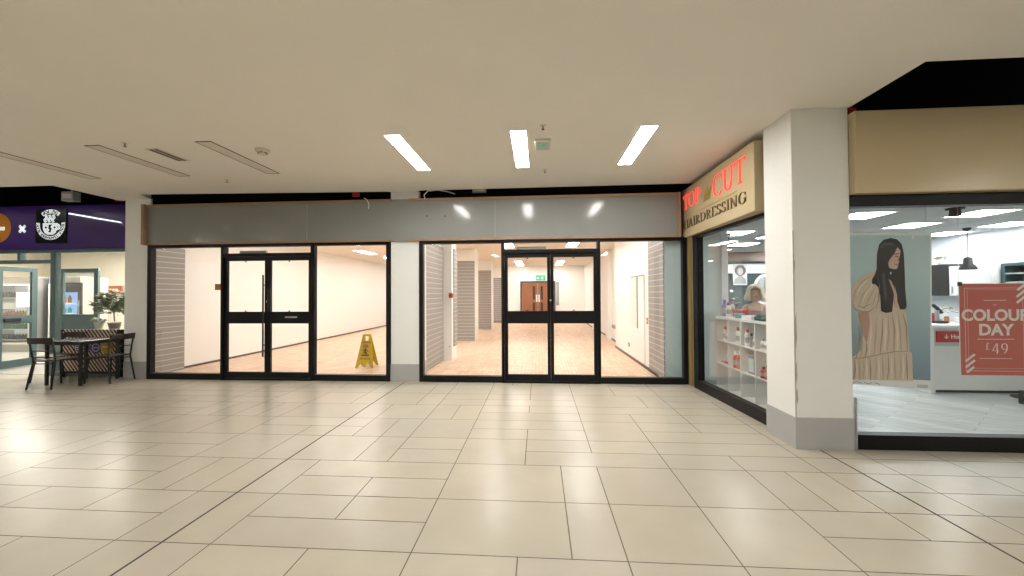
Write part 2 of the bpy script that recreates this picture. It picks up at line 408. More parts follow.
# ------------------------------------------------------------------ columns (with grey skirting)
def column(name, x0, x1, y0, y1, ztop=ZC+.01):
    o = MB().box(x0, x1, y0, y1, 0, ztop).build(name, M['colwhite'], kind='structure', bevel=.006)
    MB().box(x0-.006, x1+.006, y0-.006, y1+.006, .0, .30).build('skirting', M['skirt'], o)
    return o
cl = column('wall_left_column', -7.61, -7.1, 6.53, 6.62)
cm = column('wall_middle_column', -2.56, -2.06, 6.48, 6.9)
cr_ = column('wall_right_column', 2.455, 2.98, 3.87, 4.33)
sc = MB()   # scrapes and a bare metal corner bead on the right column
sc.box(2.4535, 2.46, 3.8645, 3.872, .02, 2.1)
sc.build('corner_bead', mat('worn_bead', (.36, .33, .30), .6, var=.4, vscale=12), cr_)
scm = mat('scuff_grey', (.40, .38, .36), .8, var=.3, vscale=20)
for (z_, l_, w_) in ((.95, .35, .012), (.62, .22, .01), (.42, .16, .014), (1.7, .12, .006)):
    MB().prism([(2.465, 3.868, z_), (2.465+w_, 3.868, z_+l_*.3), (2.465+w_*.6, 3.868, z_+l_), (2.462, 3.868, z_+l_*.8)], (0, -.001, 0)).build('scuff_mark', scm, cr_)
MB().box(2.986, 2.998, 3.85, 3.87, .0, .5).build('edge_bead', M['steel'], cr_)
# walls between things
struct_mesh('wall_front_upper', MB().box(-7.1, 2.44, 6.56, 6.62, 2.42, 3.6), M['void'])

# ------------------------------------------------------------------ shopfront glazing
def frame_rect(mb, x0, x1, z0, z1, y0, y1, wl, wr, wb, wt):
    mb.box(x0, x0+wl, y0, y1, z0, z1); mb.box(x1-wr, x1, y0, y1, z0, z1)
    mb.box(x0+wl, x1-wr, y0, y1, z0, z0+wb); mb.box(x0+wl, x1-wr, y0, y1, z1-wt, z1)
def shop_window(n, x0, x1, wl=.07, wr=.05):
    root = structure('window_%d' % n, (0, 0, 0))
    mb = MB(); frame_rect(mb, x0, x1, 0, 2.42, 6.46, 6.56, wl, wr, .105, .05); mb.build('window_frame', M['black'], root, bevel=.003)
    MB().box(x0+wl, x1-wr, 6.508, 6.514, .105, 2.37).build('pane', M['glass'], root)
    return root
w1 = shop_window(1, -7.09, -5.66, .07, .012)
w2 = shop_window(2, -3.95, -2.57, .012, .07)
w3 = shop_window(3, -2.055, -.62, .07, .012)
w4 = shop_window(4, 1.02, 2.44, .012, .07)

def double_door(n, x0, x1, pulls):
    root = structure('door_%d' % n)
    mb = MB(); frame_rect(mb, x0, x1, 0, 2.42, 6.44, 6.57, .042, .042, .035, .05)
    mb.box(x0+.042, x1-.042, 6.44, 6.57, 2.19, 2.25)
    mb.build('door_frame', M['black'], root, bevel=.003)
    MB().box(x0+.042, x1-.042, 6.508, 6.514, 2.25, 2.37).build('transom_pane', M['glass'], root)
    MB().box(x0+.25, x0+.75, 6.57, 6.62, 2.26, 2.31).build('door_closer', M['grey'], root)
    xm = (x0+x1)/2
    for i, (a, b) in enumerate(((x0+.045, xm-.0012), (xm+.0012, x1-.045))):
        lf = MB(); frame_rect(lf, a, b, .04, 2.188, 6.475, 6.525, .053, .053, .10, .07)
        lf.box(a+.053, b-.053, 6.475, 6.525, 1.0, 1.21)
        leaf = lf.build('door_leaf', M['black'], root, bevel=.003)
        MB().box(a+.053, b-.053, 6.497, 6.503, .14, 1.0).build('lower_pane', M['glass'], leaf)
        MB().box(a+.053, b-.053, 6.497, 6.503, 1.21, 2.118).build('upper_pane', M['glass'], leaf)
        for zz in (1.22, 2.10):
            MB().box((a+b)/2-.012, (a+b)/2+.012, 6.47, 6.475, zz-.008, zz+.012).build('glass_clip', M['matt'], leaf)
    MB().lathe([(0, 0), (.017, 0), (.017, .012), (.012, .016), (0, .016)], (0, 0, 0), 14, Matrix.Translation((xm+.0, 6.474, 1.39)) @ Matrix.Rotation(PI/2, 4, 'X')).build('lock_cylinder', M['steel'], root)
    if pulls:
        hb = MB(); hb.tube([(xm-.05, 6.43, .42), (xm-.05, 6.43, 1.86)], .014)
        for zz in (.62, 1.68): hb.tube([(xm-.05, 6.43, zz), (xm-.05, 6.478, zz)], .012)
        hb.build('pull_handle', M['matt'], root, smooth=True)
        MB().box(xm+.012, xm+.075, 6.44, 6.476, 1.22, 1.62).build('lock_case', M['matt'], root, bevel=.004)
        MB().box(xm+.33, xm+.55, 6.468, 6.476, 1.10, 1.125).build('letter_slot', M['steel'], root)
    return root
double_door(1, -5.66, -3.95, True)
double_door(2, -.62, 1.02, False)

# fascia with timber edging
fa = thing('grey_fascia', 'long grey metal fascia board edged in bare timber above the empty shop', 'fascia', (-2.3, 6.45, 2.42))
MB().box(-7.06, 2.325, 6.44, 6.48, 2.42, 3.15).build('panel', M['fascia'], fa)
for x in (PY(307, 220, 6.44).x, PY(495, 220, 6.44).x):
    MB().box(x-.004, x+.004, 6.434, 6.44, 2.47, 3.10).build('panel_seam', M['grey'], fa)
for nm, b in (('top_batten', (-7.06, -2.52, 6.41, 6.44, 3.113, 3.15)), ('top_batten', (-2.22, 2.325, 6.41, 6.44, 3.113, 3.15)), ('bottom_batten', (-7.06, -2.52, 6.41, 6.44, 2.42, 2.457)),
              ('bottom_batten', (-2.22, 2.325, 6.41, 6.44, 2.42, 2.457)), ('side_batten', (-7.11, -7.06, 6.36, 6.48, 2.42, 3.15)), ('side_batten', (2.285, 2.325, 6.39, 6.41, 2.42, 3.15))):
    MB().box(*b).build(nm, M['timber'], fa)
for x, z in ((PY(427, 220, 6.44).x, 2.85), (PY(445, 220, 6.44).x, 2.84)):
    MB().lathe([(0, 0), (.012, 0), (.012, .004), (0, .004)], (0, 0, 0), 10, Matrix.Translation((x, 6.44, z)) @ Matrix.Rotation(PI/2, 4, 'X')).build('bolt_hole', M['matt'], fa)

# loose cables, junction boxes in the void
cb = MB().tube([PY(425, 199, 6.40), PY(424, 195, 6.39), PY(428, 191, 6.40), PY(438, 190, 6.45), PY(447, 191.5, 6.5), PY(455, 194, 6.56)], .008, 8)
tag(cb.build('loose_cable', M['white'], smooth=True), 'thin pale cable arching above the grey fascia near the middle column', 'cable')
cb = MB().tube([PY(364, 198, 6.40), PY(367, 200, 6.39), PY(369, 204, 6.39), PY(368.5, 209, 6.40)], .007, 8)
tag(cb.build('loose_cable', M['white'], smooth=True), 'short white cable end hanging down the left stretch of grey fascia', 'cable')
def jbox(p, w_, h_, label, dp=.12):
    t = thing('junction_box', label, 'electrical box', p)
    MB().box(p.x-w_/2, p.x+w_/2, p.y, p.y+dp, p.z-h_/2, p.z+h_/2).build('enclosure', M['grey'], t, bevel=.006)
    MB().box(p.x-w_/2+.03, p.x+w_/2-.03, p.y-.006, p.y, p.z-h_/4, p.z+h_/4).build('cover', M['offlight'], t)
    MB().tube([(p.x, p.y+dp*.6, p.z+h_/2), (p.x, p.y+dp*.6, 4.29)], .01).build('hanger', M['grey'], t)
jbox(PY(479, 190.2, 6.5), .24, .075, 'grey metal box in the dark gap above the grey fascia', .05)
jbox(PY(67, 196, 6.3), .24, .17, 'grey metal box in the black void above the purple sign')
for q, Y, L in (((117, 199), 6.56, 'small red fitting in the void at the right end above the purple sign'), ((355, 194.5), 6.51, 'small red fitting above the left stretch of grey fascia'), ((852, 110), 3.95, 'dark red bracket above the left end of the plain gold fascia')):
    p = PY(*q, Y); s_ = .05 if Y > 5 else .03
    tag(MB().box(p.x-s_, p.x+s_*1.4, p.y, p.y+.03, p.z-s_*.7, p.z+s_*.7).box(p.x-.01, p.x+.01, p.y+.005, p.y+.025, p.z, 4.29).build('pipe_bracket', M['red']), L, 'bracket')

# ------------------------------------------------------------------ mall ceiling fittings
def ceiling_light(x, y0, y1, lit, label, group):
    t = thing('ceiling_light', label, 'ceiling light', (x, (y0+y1)/2, ZC), 0, group)
    fr = MB(); w_ = .085; e = .011
    for b in ((x-w_-e, x-w_, y0-e, y1+e), (x+w_, x+w_+e, y0-e, y1+e), (x-w_, x+w_, y0-e, y0), (x-w_, x+w_, y1, y1+e)):
        fr.box(b[0], b[1], b[2], b[3], ZC-.006, ZC+.002)
    fr.build('frame', M['edge'] if not lit else M['white'], t)
    MB().box(x-w_, x+w_, y0, y1, ZC-.004, ZC+.002).build('diffuser', M['light'] if lit else M['offlight'], t)
names = ['leftmost', 'middle', 'rightmost']
for n, x in zip(names, (-1.62, -.21, 1.19)): ceiling_light(x, 4.13, 5.33, True, 'lit slim white ceiling light, %s of the three lit in the mall ceiling' % n, 'lit slim lights in the mall ceiling')
for n, x in zip(names, (-6.67, -5.24, -3.85)): ceiling_light(x, 4.13, 5.29, False, 'unlit slim ceiling light panel, %s of the three unlit ones' % n, 'unlit slim lights in the mall ceiling')
for x, y in [(x_, y_) for y_ in (.2, -4.6) for x_ in ((-14, -11.5, -9, -6.5, -3.7, -.9, 1.9, 4.7, 7.5) if y_ > 0 else (-12, -7, -2, 3, 8))]:      # unseen rows added behind the camera to light the mall
    ceiling_light(x, y-.6, y+.6, True, 'added slim ceiling light behind the camera, unseen fill for the mall', 'added fill lights behind the camera')
t = thing('strip_light', 'long suspended strip light in front of the purple sign', 'strip light', (-9.8, 5.7, 3.24))
aS, bS = [Vector((v_.x*k_, 13.2-6.6*k_, 3.23)) for v_, k_ in [(v_, 1.73/(v_.z-H)) for v_ in (PY(59, 211.4, 6.6), PY(121, 222, 6.6))]]; dS = (bS-aS).normalized(); nS = Vector((-dS.y, dS.x, 0))*.016
MB().prism([aS-nS, bS-nS, bS+nS, aS+nS], (0, 0, -.02)).build('tube', mat('strip_glow', (1, 1, 1), .5, emit=(.95, .97, 1), es=30), t)
MB().prism([aS-nS*1.3, bS-nS*1.3, bS+nS*1.3, aS+nS*1.3], (0, 0, .03)).build('batten', M['white'], t)
for q in (aS+dS*.15, bS-dS*.15): MB().tube([q+Vector((0, 0, .02)), (q.x, q.y, 3.3 if q.y < 5.66 else 4.29)], .004, 6).build('hanger', M['steel'], t)
sl = thing('air_grille', 'small slatted air grille between the unlit ceiling lights', 'air vent', (-4.65, 4.5, ZC))
MB().box(-4.735, -4.565, 4.27, 4.70, ZC-.006, ZC+.002).build('grille_frame', M['offlight'], sl)
MB().box(-4.71, -4.66, 4.29, 4.68, ZC-.009, ZC-.005).box(-4.64, -4.59, 4.29, 4.68, ZC-.009, ZC-.005).build('slot', M['edge'], sl)
p = PZ(262.5, 150, ZC)
t = thing('smoke_detector', 'round smoke detector with dark slots on the ceiling left of the lit lights', 'smoke detector', p)
MB().lathe([(0, -.05), (.03, -.05), (.05, -.04), (.075, -.02), (.08, 0), (0, 0)], p, 24).build('detector_body', M['offlight'], t, smooth=True)
sm = MB()
for k in range(6): sm.box(-.008, .03, -.052, -.04, -.045, -.02, Matrix.Translation(p) @ Matrix.Rotation(k*PI/3, 4, 'Z'))
sm.build('slots', M['edge'], t)
p = PZ(542.5, 143.5, ZC)
t = thing('emergency_light', 'small square emergency sign light beside the middle lit ceiling light', 'emergency light', p)
MB().box(p.x-.09, p.x+.09, p.y-.14, p.y+.14, p.z-.03, p.z).build('housing', M['offlight'], t, bevel=.006)
MB().box(p.x-.07, p.x+.07, p.y-.11, p.y+.11, p.z-.036, p.z-.03).build('cover', mat('pale_green_cover', (.45, .55, .48), .4), t)
MB().prism([Vector((p.x+a, p.y+b, p.z-.037)) for a, b in ((-.05, -.02), (0, -.08), (.05, -.02), (.02, -.02), (.02, .0), (-.02, .0), (-.02, -.02))], (0, 0, -.002)).build('arrow', M['green'], t)
for (q, lab) in (((125, 143), 'left of the unlit lights'), ((227, 179.5), 'behind the air grille'), ((543, 125.5), 'in front of the emergency light'), ((545, 169.5), 'nearest the grey fascia')):
    p = PZ(*q, ZC)
    t = thing('sprinkler', 'tiny sprinkler head in the ceiling ' + lab, 'sprinkler', p)
    MB().lathe([(0, -.006), (.03, -.006), (.034, 0), (0, 0)], p, 16).build('collar', M['offlight'], t)
    MB().lathe([(0, -.045), (.016, -.045), (.016, -.04), (.005, -.038), (.006, -.006), (0, -.006)], p, 12).build('head', M['edge'], t)

# ------------------------------------------------------------------ empty shop interior
ZS = 2.95
struct_mesh('ceiling_shop', MB().box(-7.4, 2.5, 6.62, 20.1, ZS, ZS+.1), M['shopceil'])
struct_mesh('wall_shop_left', MB().box(-7.4, -7.28, 6.62, 20.0, 0, ZS), M['whitewall'])
struct_mesh('wall_shop_back', MB().box(-7.28, 2.5, 20, 20.1, 0, ZS), M['whitewall'])
struct_mesh('wall_shop_right', MB().box(2.12, 2.5, 6.94, 10.78, 0, ZS).box(2.36, 2.5, 10.78, 20, 0, ZS).box(2.24, 2.36, 12.6, 13.1, 0, ZS).box(2.24, 2.36, 15.8, 16.3, 0, ZS), M['whitewall'])
bbm = mat('dark_baseboard', (.10, .08, .07), .5)
struct_mesh('baseboard_left', MB().box(-7.28, -7.265, 7.35, 20, 0, .05), bbm)
struct_mesh('baseboard_right', MB().box(2.105, 2.12, 6.94, 10.79, 0, .06).box(2.105, 2.36, 10.78, 10.795, 0, .06).box(2.345, 2.36, 10.795, 20, 0, .06), bbm)
struct_mesh('baseboard_back', MB().box(-7.26, -.98, 19.985, 20, 0, .06).box(.9, 2.34, 19.985, 20, 0, .06), bbm)
struct_mesh('wall_shop_front_right', MB().box(2.125, 2.5, 6.60, 6.93, 0, ZS), M['bluewhite'])
sp = MB().box(2.105, 2.12, 6.63, 7.52, .02, 2.55)
tag(sp.build('slatwall_panel', M['slat']), 'narrow grey slatwall panel at the right end of the empty shop', 'slatwall panel', 'grey slatwall panels')
tag(MB().box(-7.28, -7.2, 6.63, 7.32, .0, 2.45).build('slatwall_panel', M['slat']), 'grey slatwall panel just inside the left end of the empty shop', 'slatwall panel', 'grey slatwall panels')
# partition wing and pillars
def pillar(x0, x1, y0, y1, nm, name):
    return MB().box(x0, x1, y0, y1, 0, ZS).build(name, M['whitewall'], kind='structure')
pillar(-2.5, -2.2, 6.92, 8.57, 0, 'wall_partition')
tag(MB().box(-2.2, -2.16, 6.92, 8.56, .02, 2.56).build('slatwall_panel', M['slat']), 'grey slatwall panel running back from behind the middle column', 'slatwall panel', 'grey slatwall panels')
pillar(-2.5, -1.97, 8.57, 9.05, 0, 'wall_pillar_front')
tag(MB().box(-1.97, -1.945, 8.72, 9.05, .3, 2.56).build('slatwall_panel', M['slat']), 'narrow slatwall strip on the side of the nearest white pillar', 'slatwall panel', 'grey slatwall panels')
pillar(-2.62, -2.02, 12.07, 12.72, 0, 'wall_pillar_middle')
tag(MB().box(-2.60, -2.03, 12.03, 12.07, .02, 2.56).build('slatwall_panel', M['slat']), 'grey slatwall panel on the front of the second pillar back', 'slatwall panel', 'grey slatwall panels')
pillar(-2.78, -1.98, 16.04, 16.7, 0, 'wall_pillar_rear')
tag(MB().box(-2.60, -2.0, 16.0, 16.04, .02, 2.5).build('slatwall_panel', M['slat']), 'grey slatwall panel on the front of the third pillar back', 'slatwall panel', 'grey slatwall panels')
tag(MB().box(-2.9, -1.75, 19.94, 19.98, .07, 2.35).build('slatwall_panel', M['slat']), 'grey slatwall panel on the back wall left of the brown doors', 'slatwall panel', 'grey slatwall panels')
# fire call point and sockets
p = PY(454.5, 294.5, 8.56)
t = thing('fire_call_point', 'red square fire call point on the nearest white pillar', 'fire alarm', (-1.93, 8.7, 1.45))
MB().box(-2.03, -1.94, 8.53, 8.57, 1.42, 1.53).build('call_box', M['red'], t, bevel=.005)
MB().box(-2.0, -1.97, 8.525, 8.53, 1.46, 1.49).build('glass_tab', M['matt'], t)
t = thing('wall_socket', 'white double socket low on the nearest white pillar', 'socket', (-2.0, 8.56, .3))
MB().box(-2.05, -1.98, 8.56, 8.57, .28, .36).build('plate', M['white'], t); MB().box(-2.03, -2.0, 8.557, 8.56, .31, .33).build('switch', M['grey'], t)
t = thing('wall_socket', 'small white socket low on the right wall of the empty shop', 'socket', (2.11, 9.2, .3))
MB().box(2.108, 2.12, 9.13, 9.27, .25, .34).build('plate', M['grey'], t); MB().box(2.104, 2.108, 9.17, 9.2, .28, .31).build('switch', M['white'], t)
t = thing('light_switch', 'small copper coloured switch plate beside the right slatwall panel', 'switch', (2.11, 7.65, .95))
MB().box(2.108, 2.12, 7.6, 7.70, .9, 1.02).build('plate', M['copper'], t); MB().box(2.102, 2.108, 7.63, 7.67, .94, .98).build('rocker', M['white'], t)
# flush service cupboard on the right wall
t = thing('service_cupboard', 'tall white flush service cupboard on the right wall of the empty shop', 'cupboard', (2.1, 8.3, 0))
MB().box(2.09, 2.12, 7.8, 8.8, .08, 1.87).build('carcass', M['whitewall'], t)
MB().box(2.075, 2.09, 8.27, 8.78, .78, 1.85).build('door', M['white'], t)
MB().box(2.07, 2.09, 8.255, 8.27, .76, 1.87).box(2.07, 2.09, 7.8, 8.8, 1.85, 1.875).build('door_shadow_line', mat('shadow_gap', (.38, .36, .34), .7), t)  # grey strips drawn in place of the shadow round the door
# skirting heater on far right wall
t = thing('wall_heater', 'small dark heater pipe on the right wall beyond the recess', 'heater', (2.34, 12.2, .35))
MB().box(2.3, 2.36, 11.2, 12.3, .42, .52).build('pipe_box', M['grey'], t); MB().box(2.27, 2.3, 11.2, 11.3, .36, .46).build('valve', M['matt'], t)
# brown double doors at the back
dd = structure('door_3', (-.05, 19.97, 0))
mb = MB(); mb.box(-.95, -.87, 19.9, 20, 0, 2.16); mb.box(.79, .87, 19.9, 20, 0, 2.16); mb.box(-.87, .79, 19.9, 20, 2.08, 2.16)
mb.build('door_frame', mat('dark_frame', (.07, .06, .06), .5), dd)
for a, b, sgn in ((-.86, -.045, 1), (-.035, .78, -1)):
    lf = MB().box(a, b, 19.93, 19.97, 0, 2.07).build('door_leaf', M['wood'], dd)
    cx = b-.2 if sgn > 0 else a+.2
    for z0, z1 in ((1.2, 1.9), (.45, 1.05)):
        MB().box(cx-.06, cx+.06, 19.92, 19.93, z0, z1).build('vision_panel', M['matt'], lf)
    hx = b-.06 if sgn > 0 else a+.06
    MB().box(hx-.035, hx+.035, 19.9, 19.93, 1.08, 1.46).build('finger_plate', M['white'], lf)
t = thing('noticeboard', 'dark narrow panel on the back wall beside the brown double doors', 'panel', (.98, 19.96, 1.3))
MB().box(.9, 1.06, 19.96, 20, .9, 2.12).build('backing', M['grey'], t); MB().box(.92, .97, 19.955, 19.96, 1.1, 2.0).build('strip', M['bluewhite'], t)
t = thing('exit_sign', 'small green exit sign above the brown double doors', 'exit sign', (.08, 19.98, 2.32))
MB().box(-.15, .37, 19.97, 20, 2.2, 2.47).build('sign_plate', M['green'], t)
MB().prism([(-.12, 19.965, 2.32), (-.03, 19.965, 2.4), (-.03, 19.965, 2.35), (.03, 19.965, 2.35), (.03, 19.965, 2.29), (-.03, 19.965, 2.29), (-.03, 19.965, 2.24)], (0, .004, 0)).build('arrow', M['white'], t)
rm = MB().ball((.2, 19.963, 2.42), .02, .004, .02); rm.prism([(.15, 19.965, 2.38), (.24, 19.965, 2.39), (.27, 19.965, 2.33), (.22, 19.965, 2.34), (.25, 19.965, 2.24), (.2, 19.965, 2.24), (.19, 19.965, 2.3), (.14, 19.965, 2.25), (.12, 19.965, 2.28), (.17, 19.965, 2.33)], (0, .004, 0))
rm.build('running_figure', M['white'], t)

# shop ceiling lights: 1.2 x 0.3 panels
def shop_light(x, y, label):
    t = thing('ceiling_panel', label, 'ceiling light', (x, y, ZS), 0, 'lit panels in the empty shop ceiling')
    fr = MB(); 
    for b in ((x-.17, x-.15, y-.62, y+.62), (x+.15, x+.17, y-.62, y+.62), (x-.15, x+.15, y-.62, y-.6), (x-.15, x+.15, y+.6, y+.62)): fr.box(*b, ZS-.012, ZS)
    fr.build('frame', M['white'], t); MB().box(x-.15, x+.15, y-.6, y+.6, ZS-.01, ZS).build('diffuser', M['lights'], t)
for i, x in enumerate((-5.85, -3.9, -.9, 1.0)):
    for j, y in enumerate((8.0, 10.1, 12.6, 15.0, 17.6) if x < -3 else (7.8, 9.4, 11.2, 17.4, 18.9)):
        shop_light(x, y, 'lit white panel in the empty shop ceiling, %s row, %s' % (['leftmost', 'second', 'third', 'rightmost'][i], ['nearest the glass', 'second from the glass', 'third from the glass', 'fourth from the glass', 'farthest from the glass'][j]))
# air conditioning cassette rail seen through the top of the panes
t = thing('roller_shutter_rail', 'dark shutter guide rail across the top inside the empty shop doors', 'rail', (-2.3, 6.66, 2.45))
MB().box(-7.0, -2.6, 6.63, 6.69, 2.39, 2.44).box(-2.0, 2.1, 6.63, 6.69, 2.39, 2.44).build('guide_rail', M['grey'], t)
# small yellow sticker on left glass
tag(MB().box(-5.775, -5.675, 6.452, 6.459, 1.60, 1.71).build('window_sticker', M['copper']), 'small orange square sticker on the black frame left of the empty shop doors', 'sticker')

# wet floor sign
sx, sy = -3.57, 7.75
t = thing('wet_floor_sign', 'yellow folding wet floor sign standing inside the left window', 'wet floor sign', (sx, sy, 0), 0.12)
def sign_leaf(s):
    mb = MB()
    hgt = .68; tilt = .16
    def q(x, z): return Vector((x, s*(.01+(hgt-z)*tilt/hgt*1.0), z))
    d = Vector((0, s*.018, 0))
    wB, wT = .185, .075
    def W(z): return wB+(wT-wB)*z/hgt
    # outline as stacked pieces leaving the handle hole and the feet arch open
    def piece(za, zb, xa0, xa1, xb0, xb1): mb.prism([q(xa0, za), q(xa1, za), q(xb1, zb), q(xb0, zb)], d)
    piece(.12, .54, -W(.12), W(.12), -W(.54), W(.54))
    piece(.54, .64, -W(.54), -.045, -W(.64), -.045); piece(.54, .64, .045, W(.54), .045, W(.64))
    piece(.64, .68, -W(.64), W(.64), -W(.68), W(.68))
    piece(0, .12, -W(0), -W(0)+.045, -W(.12), -W(.12)+.10); piece(0, .12, W(0)-.045, W(0), W(.12)-.10, W(.12))
    piece(.03, .12, -.03, .03, -.05, .05)
    return mb, q, d
for s in (-1, 1):
    mb, q, d = sign_leaf(s)
    lf = local(mb, 'folding_panel', M['yellow'], t)
    ink = mat('sign_ink', (.10, .03, .01), .5) if s == -1 else ink
    g_ = MB(); e = Vector((0, s*.019, 0)); f_ = Vector((0, s*.002, 0))
    # warning triangle with the slipping figure, and text bars
    for pts in ([(-.055, .42), (.055, .42), (.05, .435), (-.05, .435)], [(-.06, .435), (-.045, .435), (.0, .47), (-.008, .48)], [(.045, .435), (.06, .435), (.008, .48), (-.0, .465)]):
        g_.prism([q(a, b)+e for a, b in pts], f_)
    for pts in ([(-.01, .375), (.02, .39), (.005, .405), (-.02, .395)], [(-.04, .30), (-.02, .30), (.02, .375), (-.005, .385)], [(.0, .29), (.03, .285), (.035, .30), (.005, .34), (-.01, .33)], [(-.06, .36), (-.01, .38), (-.01, .365), (-.05, .345)], [(.01, .37), (.06, .35), (.055, .335), (.01, .355)]):
        g_.prism([q(a, b)+e for a, b in pts], f_)
    g_.prism([q(a, b)+e for a, b in ((-.075, .25), (.075, .25), (.075, .275), (-.075, .275))], f_)
    local(g_, 'warning_picture', ink, lf)
    tm = text_mb('CAUTION', .042, (0, 0, 0), (1, 0, 0) if s < 0 else (-1, 0, 0), (0, 0, 1), .002, .001)
    for v_ in tm.b.verts: v_.co = q(v_.co.x, .505+v_.co.z)+e+f_
    local(tm, 'caution_text', ink, lf)
    tm = text_mb('WET FLOOR', .038, (0, 0, 0), (1, 0, 0) if s < 0 else (-1, 0, 0), (0, 0, 1), .002, .001)
    for v_ in tm.b.verts: v_.co = q(v_.co.x, .18+v_.co.z)+e+f_
    local(tm, 'wet_floor_text', ink, lf)
local(MB().tube([(-.07, 0, .672), (.07, 0, .672)], .014), 'hinge', M['yellow'], t, smooth=True)

# ------------------------------------------------------------------ hairdresser: signs
hs = thing('salon_sign', 'gold box sign with glowing red letters on the angled salon front', 'shop sign', (2.5, 5.5, 2.41))
MB().box(2.405, 2.70, 4.42, 6.57, 2.41, 3.2).build('sign_box', M['gold'], hs, bevel=.006)
ux = (0, -1, 0); uz = (0, 0, 1); nn = (-1, 0, 0)
def onsign(y, z): return (2.404, y, z)
serif_mb('TOP', .225, onsign(6.50, 2.865), ux, uz, nn, .008, .68, .02).build('red_letters', M['neon'], hs)
serif_mb('CUT', .29, onsign(5.42, 2.80), ux, uz, nn, .008, .84, .02).build('red_letters', M['neon'], hs)
serif_mb('HAIRDRESSING', .135, onsign(6.47, 2.545), ux, uz, nn, .012, 1.90, .05).build('bronze_letters', M['bronze'], hs)
MB().box(2.396, 2.404, 4.80, 6.14, 2.725, 2.737).build('gold_line', M['goldleaf'], hs)
cw = MB(); C0 = (5.60, 2.86)
def cpt(a, b): return Vector((2.404, C0[0]-a*.75, C0[1]+b*.75))
cw.prism([cpt(*q) for q in ((-.13, 0), (.13, 0), (.16, .15), (.08, .08), (0, .2), (-.08, .08), (-.16, .15))], (-.01, 0, 0))
cw.prism([cpt(*q) for q in ((-.13, -.045), (.13, -.045), (.13, -.015), (-.13, -.015))], (-.01, 0, 0))
for a, b in ((-.16, .16), (0, .22), (.16, .16)): cw.ball(cpt(a, b), .008, .018, .018, 8, 6)
cw.build('crown', M['goldleaf'], hs)
gs = thing('gold_fascia', 'plain gold fascia panel above the right salon window', 'fascia', (5, 3.9, 2.43))
MB().box(2.985, 7.5, 3.80, 3.98, 2.43, 3.215).build('fascia_box', M['gold'], gs, bevel=.012)
# ------------------------------------------------------------------ hairdresser: right window
hw = structure('window_6', (3, 3.93, 0))
mb = MB(); mb.box(2.985, 7.5, 3.88, 3.98, 0, .14).box(2.985, 7.5, 3.88, 3.98, 2.32, 2.43).box(7.45, 7.5, 3.88, 3.98, .14, 2.32); mb.build('window_frame', M['black'], hw, bevel=.003)
MB().box(2.985, 7.45, 3.927, 3.933, .145, 2.32).build('pane', M['glass'], hw)
# angled side window: a->b along the floor
A = Vector((2.513, 6.17, 0)); B = Vector((2.612, 4.33, 0)); AB = (B-A); Ln = AB.length
ang = math.atan2(AB.y, AB.x)
sw = structure('window_5', A, ang)
mb = MB(); frame_rect(mb, -.12, Ln, 0.0, 2.43, -.05, .05, .15, .03, .14, .06); local(mb, 'window_frame', M['black'], sw, bevel=.003)
local(MB().box(.03, Ln-.03, -.003, .003, .14, 2.37), 'pane', M['glass'], sw)
struct_mesh('trim_1', MB().box(2.445, 2.49, 6.38, 6.50, 0, 2.42), M['goldtrim'])
# ------------------------------------------------------------------ hairdresser: room
ZH = 2.6
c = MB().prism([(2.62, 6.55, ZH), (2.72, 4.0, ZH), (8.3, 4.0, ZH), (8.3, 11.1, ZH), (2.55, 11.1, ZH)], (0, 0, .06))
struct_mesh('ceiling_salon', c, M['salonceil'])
struct_mesh('wall_salon_right', MB().box(8.2, 8.3, 4.0, 11, 0, ZH), M['salonwall'])
struct_mesh('wall_salon_back', MB().box(2.6, 8.2, 11, 11.1, 0, ZH), M['tealdark'])
struct_mesh('wall_salon_left', MB().box(2.505, 2.6, 6.6, 11, 0, ZH), M['salonwall'])
struct_mesh('wall_salon_nib', MB().box(2.6, 3.12, 6.8, 6.9, 0, ZH), mat('salon_nib_paint', (.72, .86, .87), .5))
struct_mesh('trim_2', MB().box(3.12, 3.22, 6.74, 6.9, 0, ZH), M['salonwall'])
t = thing('salon_bulkhead', 'brown boxed bulkhead across the back of the salon', 'bulkhead', (5, 10.9, 2.3))
MB().box(2.62, 8.18, 10.7, 10.98, 2.33, 2.59).build('boxing', M['brown'], t); MB().box(2.62, 8.18, 10.69, 10.7, 2.33, 2.35).build('lower_edge', M['matt'], t)
t = thing('mirror_light', 'long white light box along the salon back wall', 'light', (5, 10.95, 2.1))
MB().box(3.3, 8.1, 10.93, 10.99, 2.03, 2.3).build('light_housing', M['white'], t)
MB().box(3.32, 8.08, 10.92, 10.93, 2.06, 2.27).build('lit_face', mat('mirror_light_face', (.9, .93, .95), .4, emit=(.85, .95, 1), es=.55), t)
def salon_light(x, y, label):
    t = thing('ceiling_panel', label, 'ceiling light', (x, y, ZH), 0, 'lit square panels in the salon ceiling')
    fr = MB(); r_ = .245
    for b in ((x-r_-.02, x-r_, y-r_-.02, y+r_+.02), (x+r_, x+r_+.02, y-r_-.02, y+r_+.02), (x-r_, x+r_, y-r_-.02, y-r_), (x-r_, x+r_, y+r_, y+r_+.02)): fr.box(*b, ZH-.01, ZH)
    fr.build('frame', M['white'], t); MB().box(x-r_, x+r_, y-r_, y+r_, ZH-.008, ZH).build('diffuser', M['lighth'], t)
SL = [(4.63, 5.8), (6.2, 5.8), (6.15, 6.75), (4.63, 7.8), (7.7, 6.78), (7.7, 7.8), (6.2, 8.8), (4.63, 9.0), (7.7, 9.2), (3.6, 7.3), (4.6, 10.2), (6.2, 10.2)]
ordn = ['first', 'second', 'third', 'fourth', 'fifth', 'sixth', 'seventh', 'eighth', 'ninth', 'tenth', 'eleventh', 'twelfth']
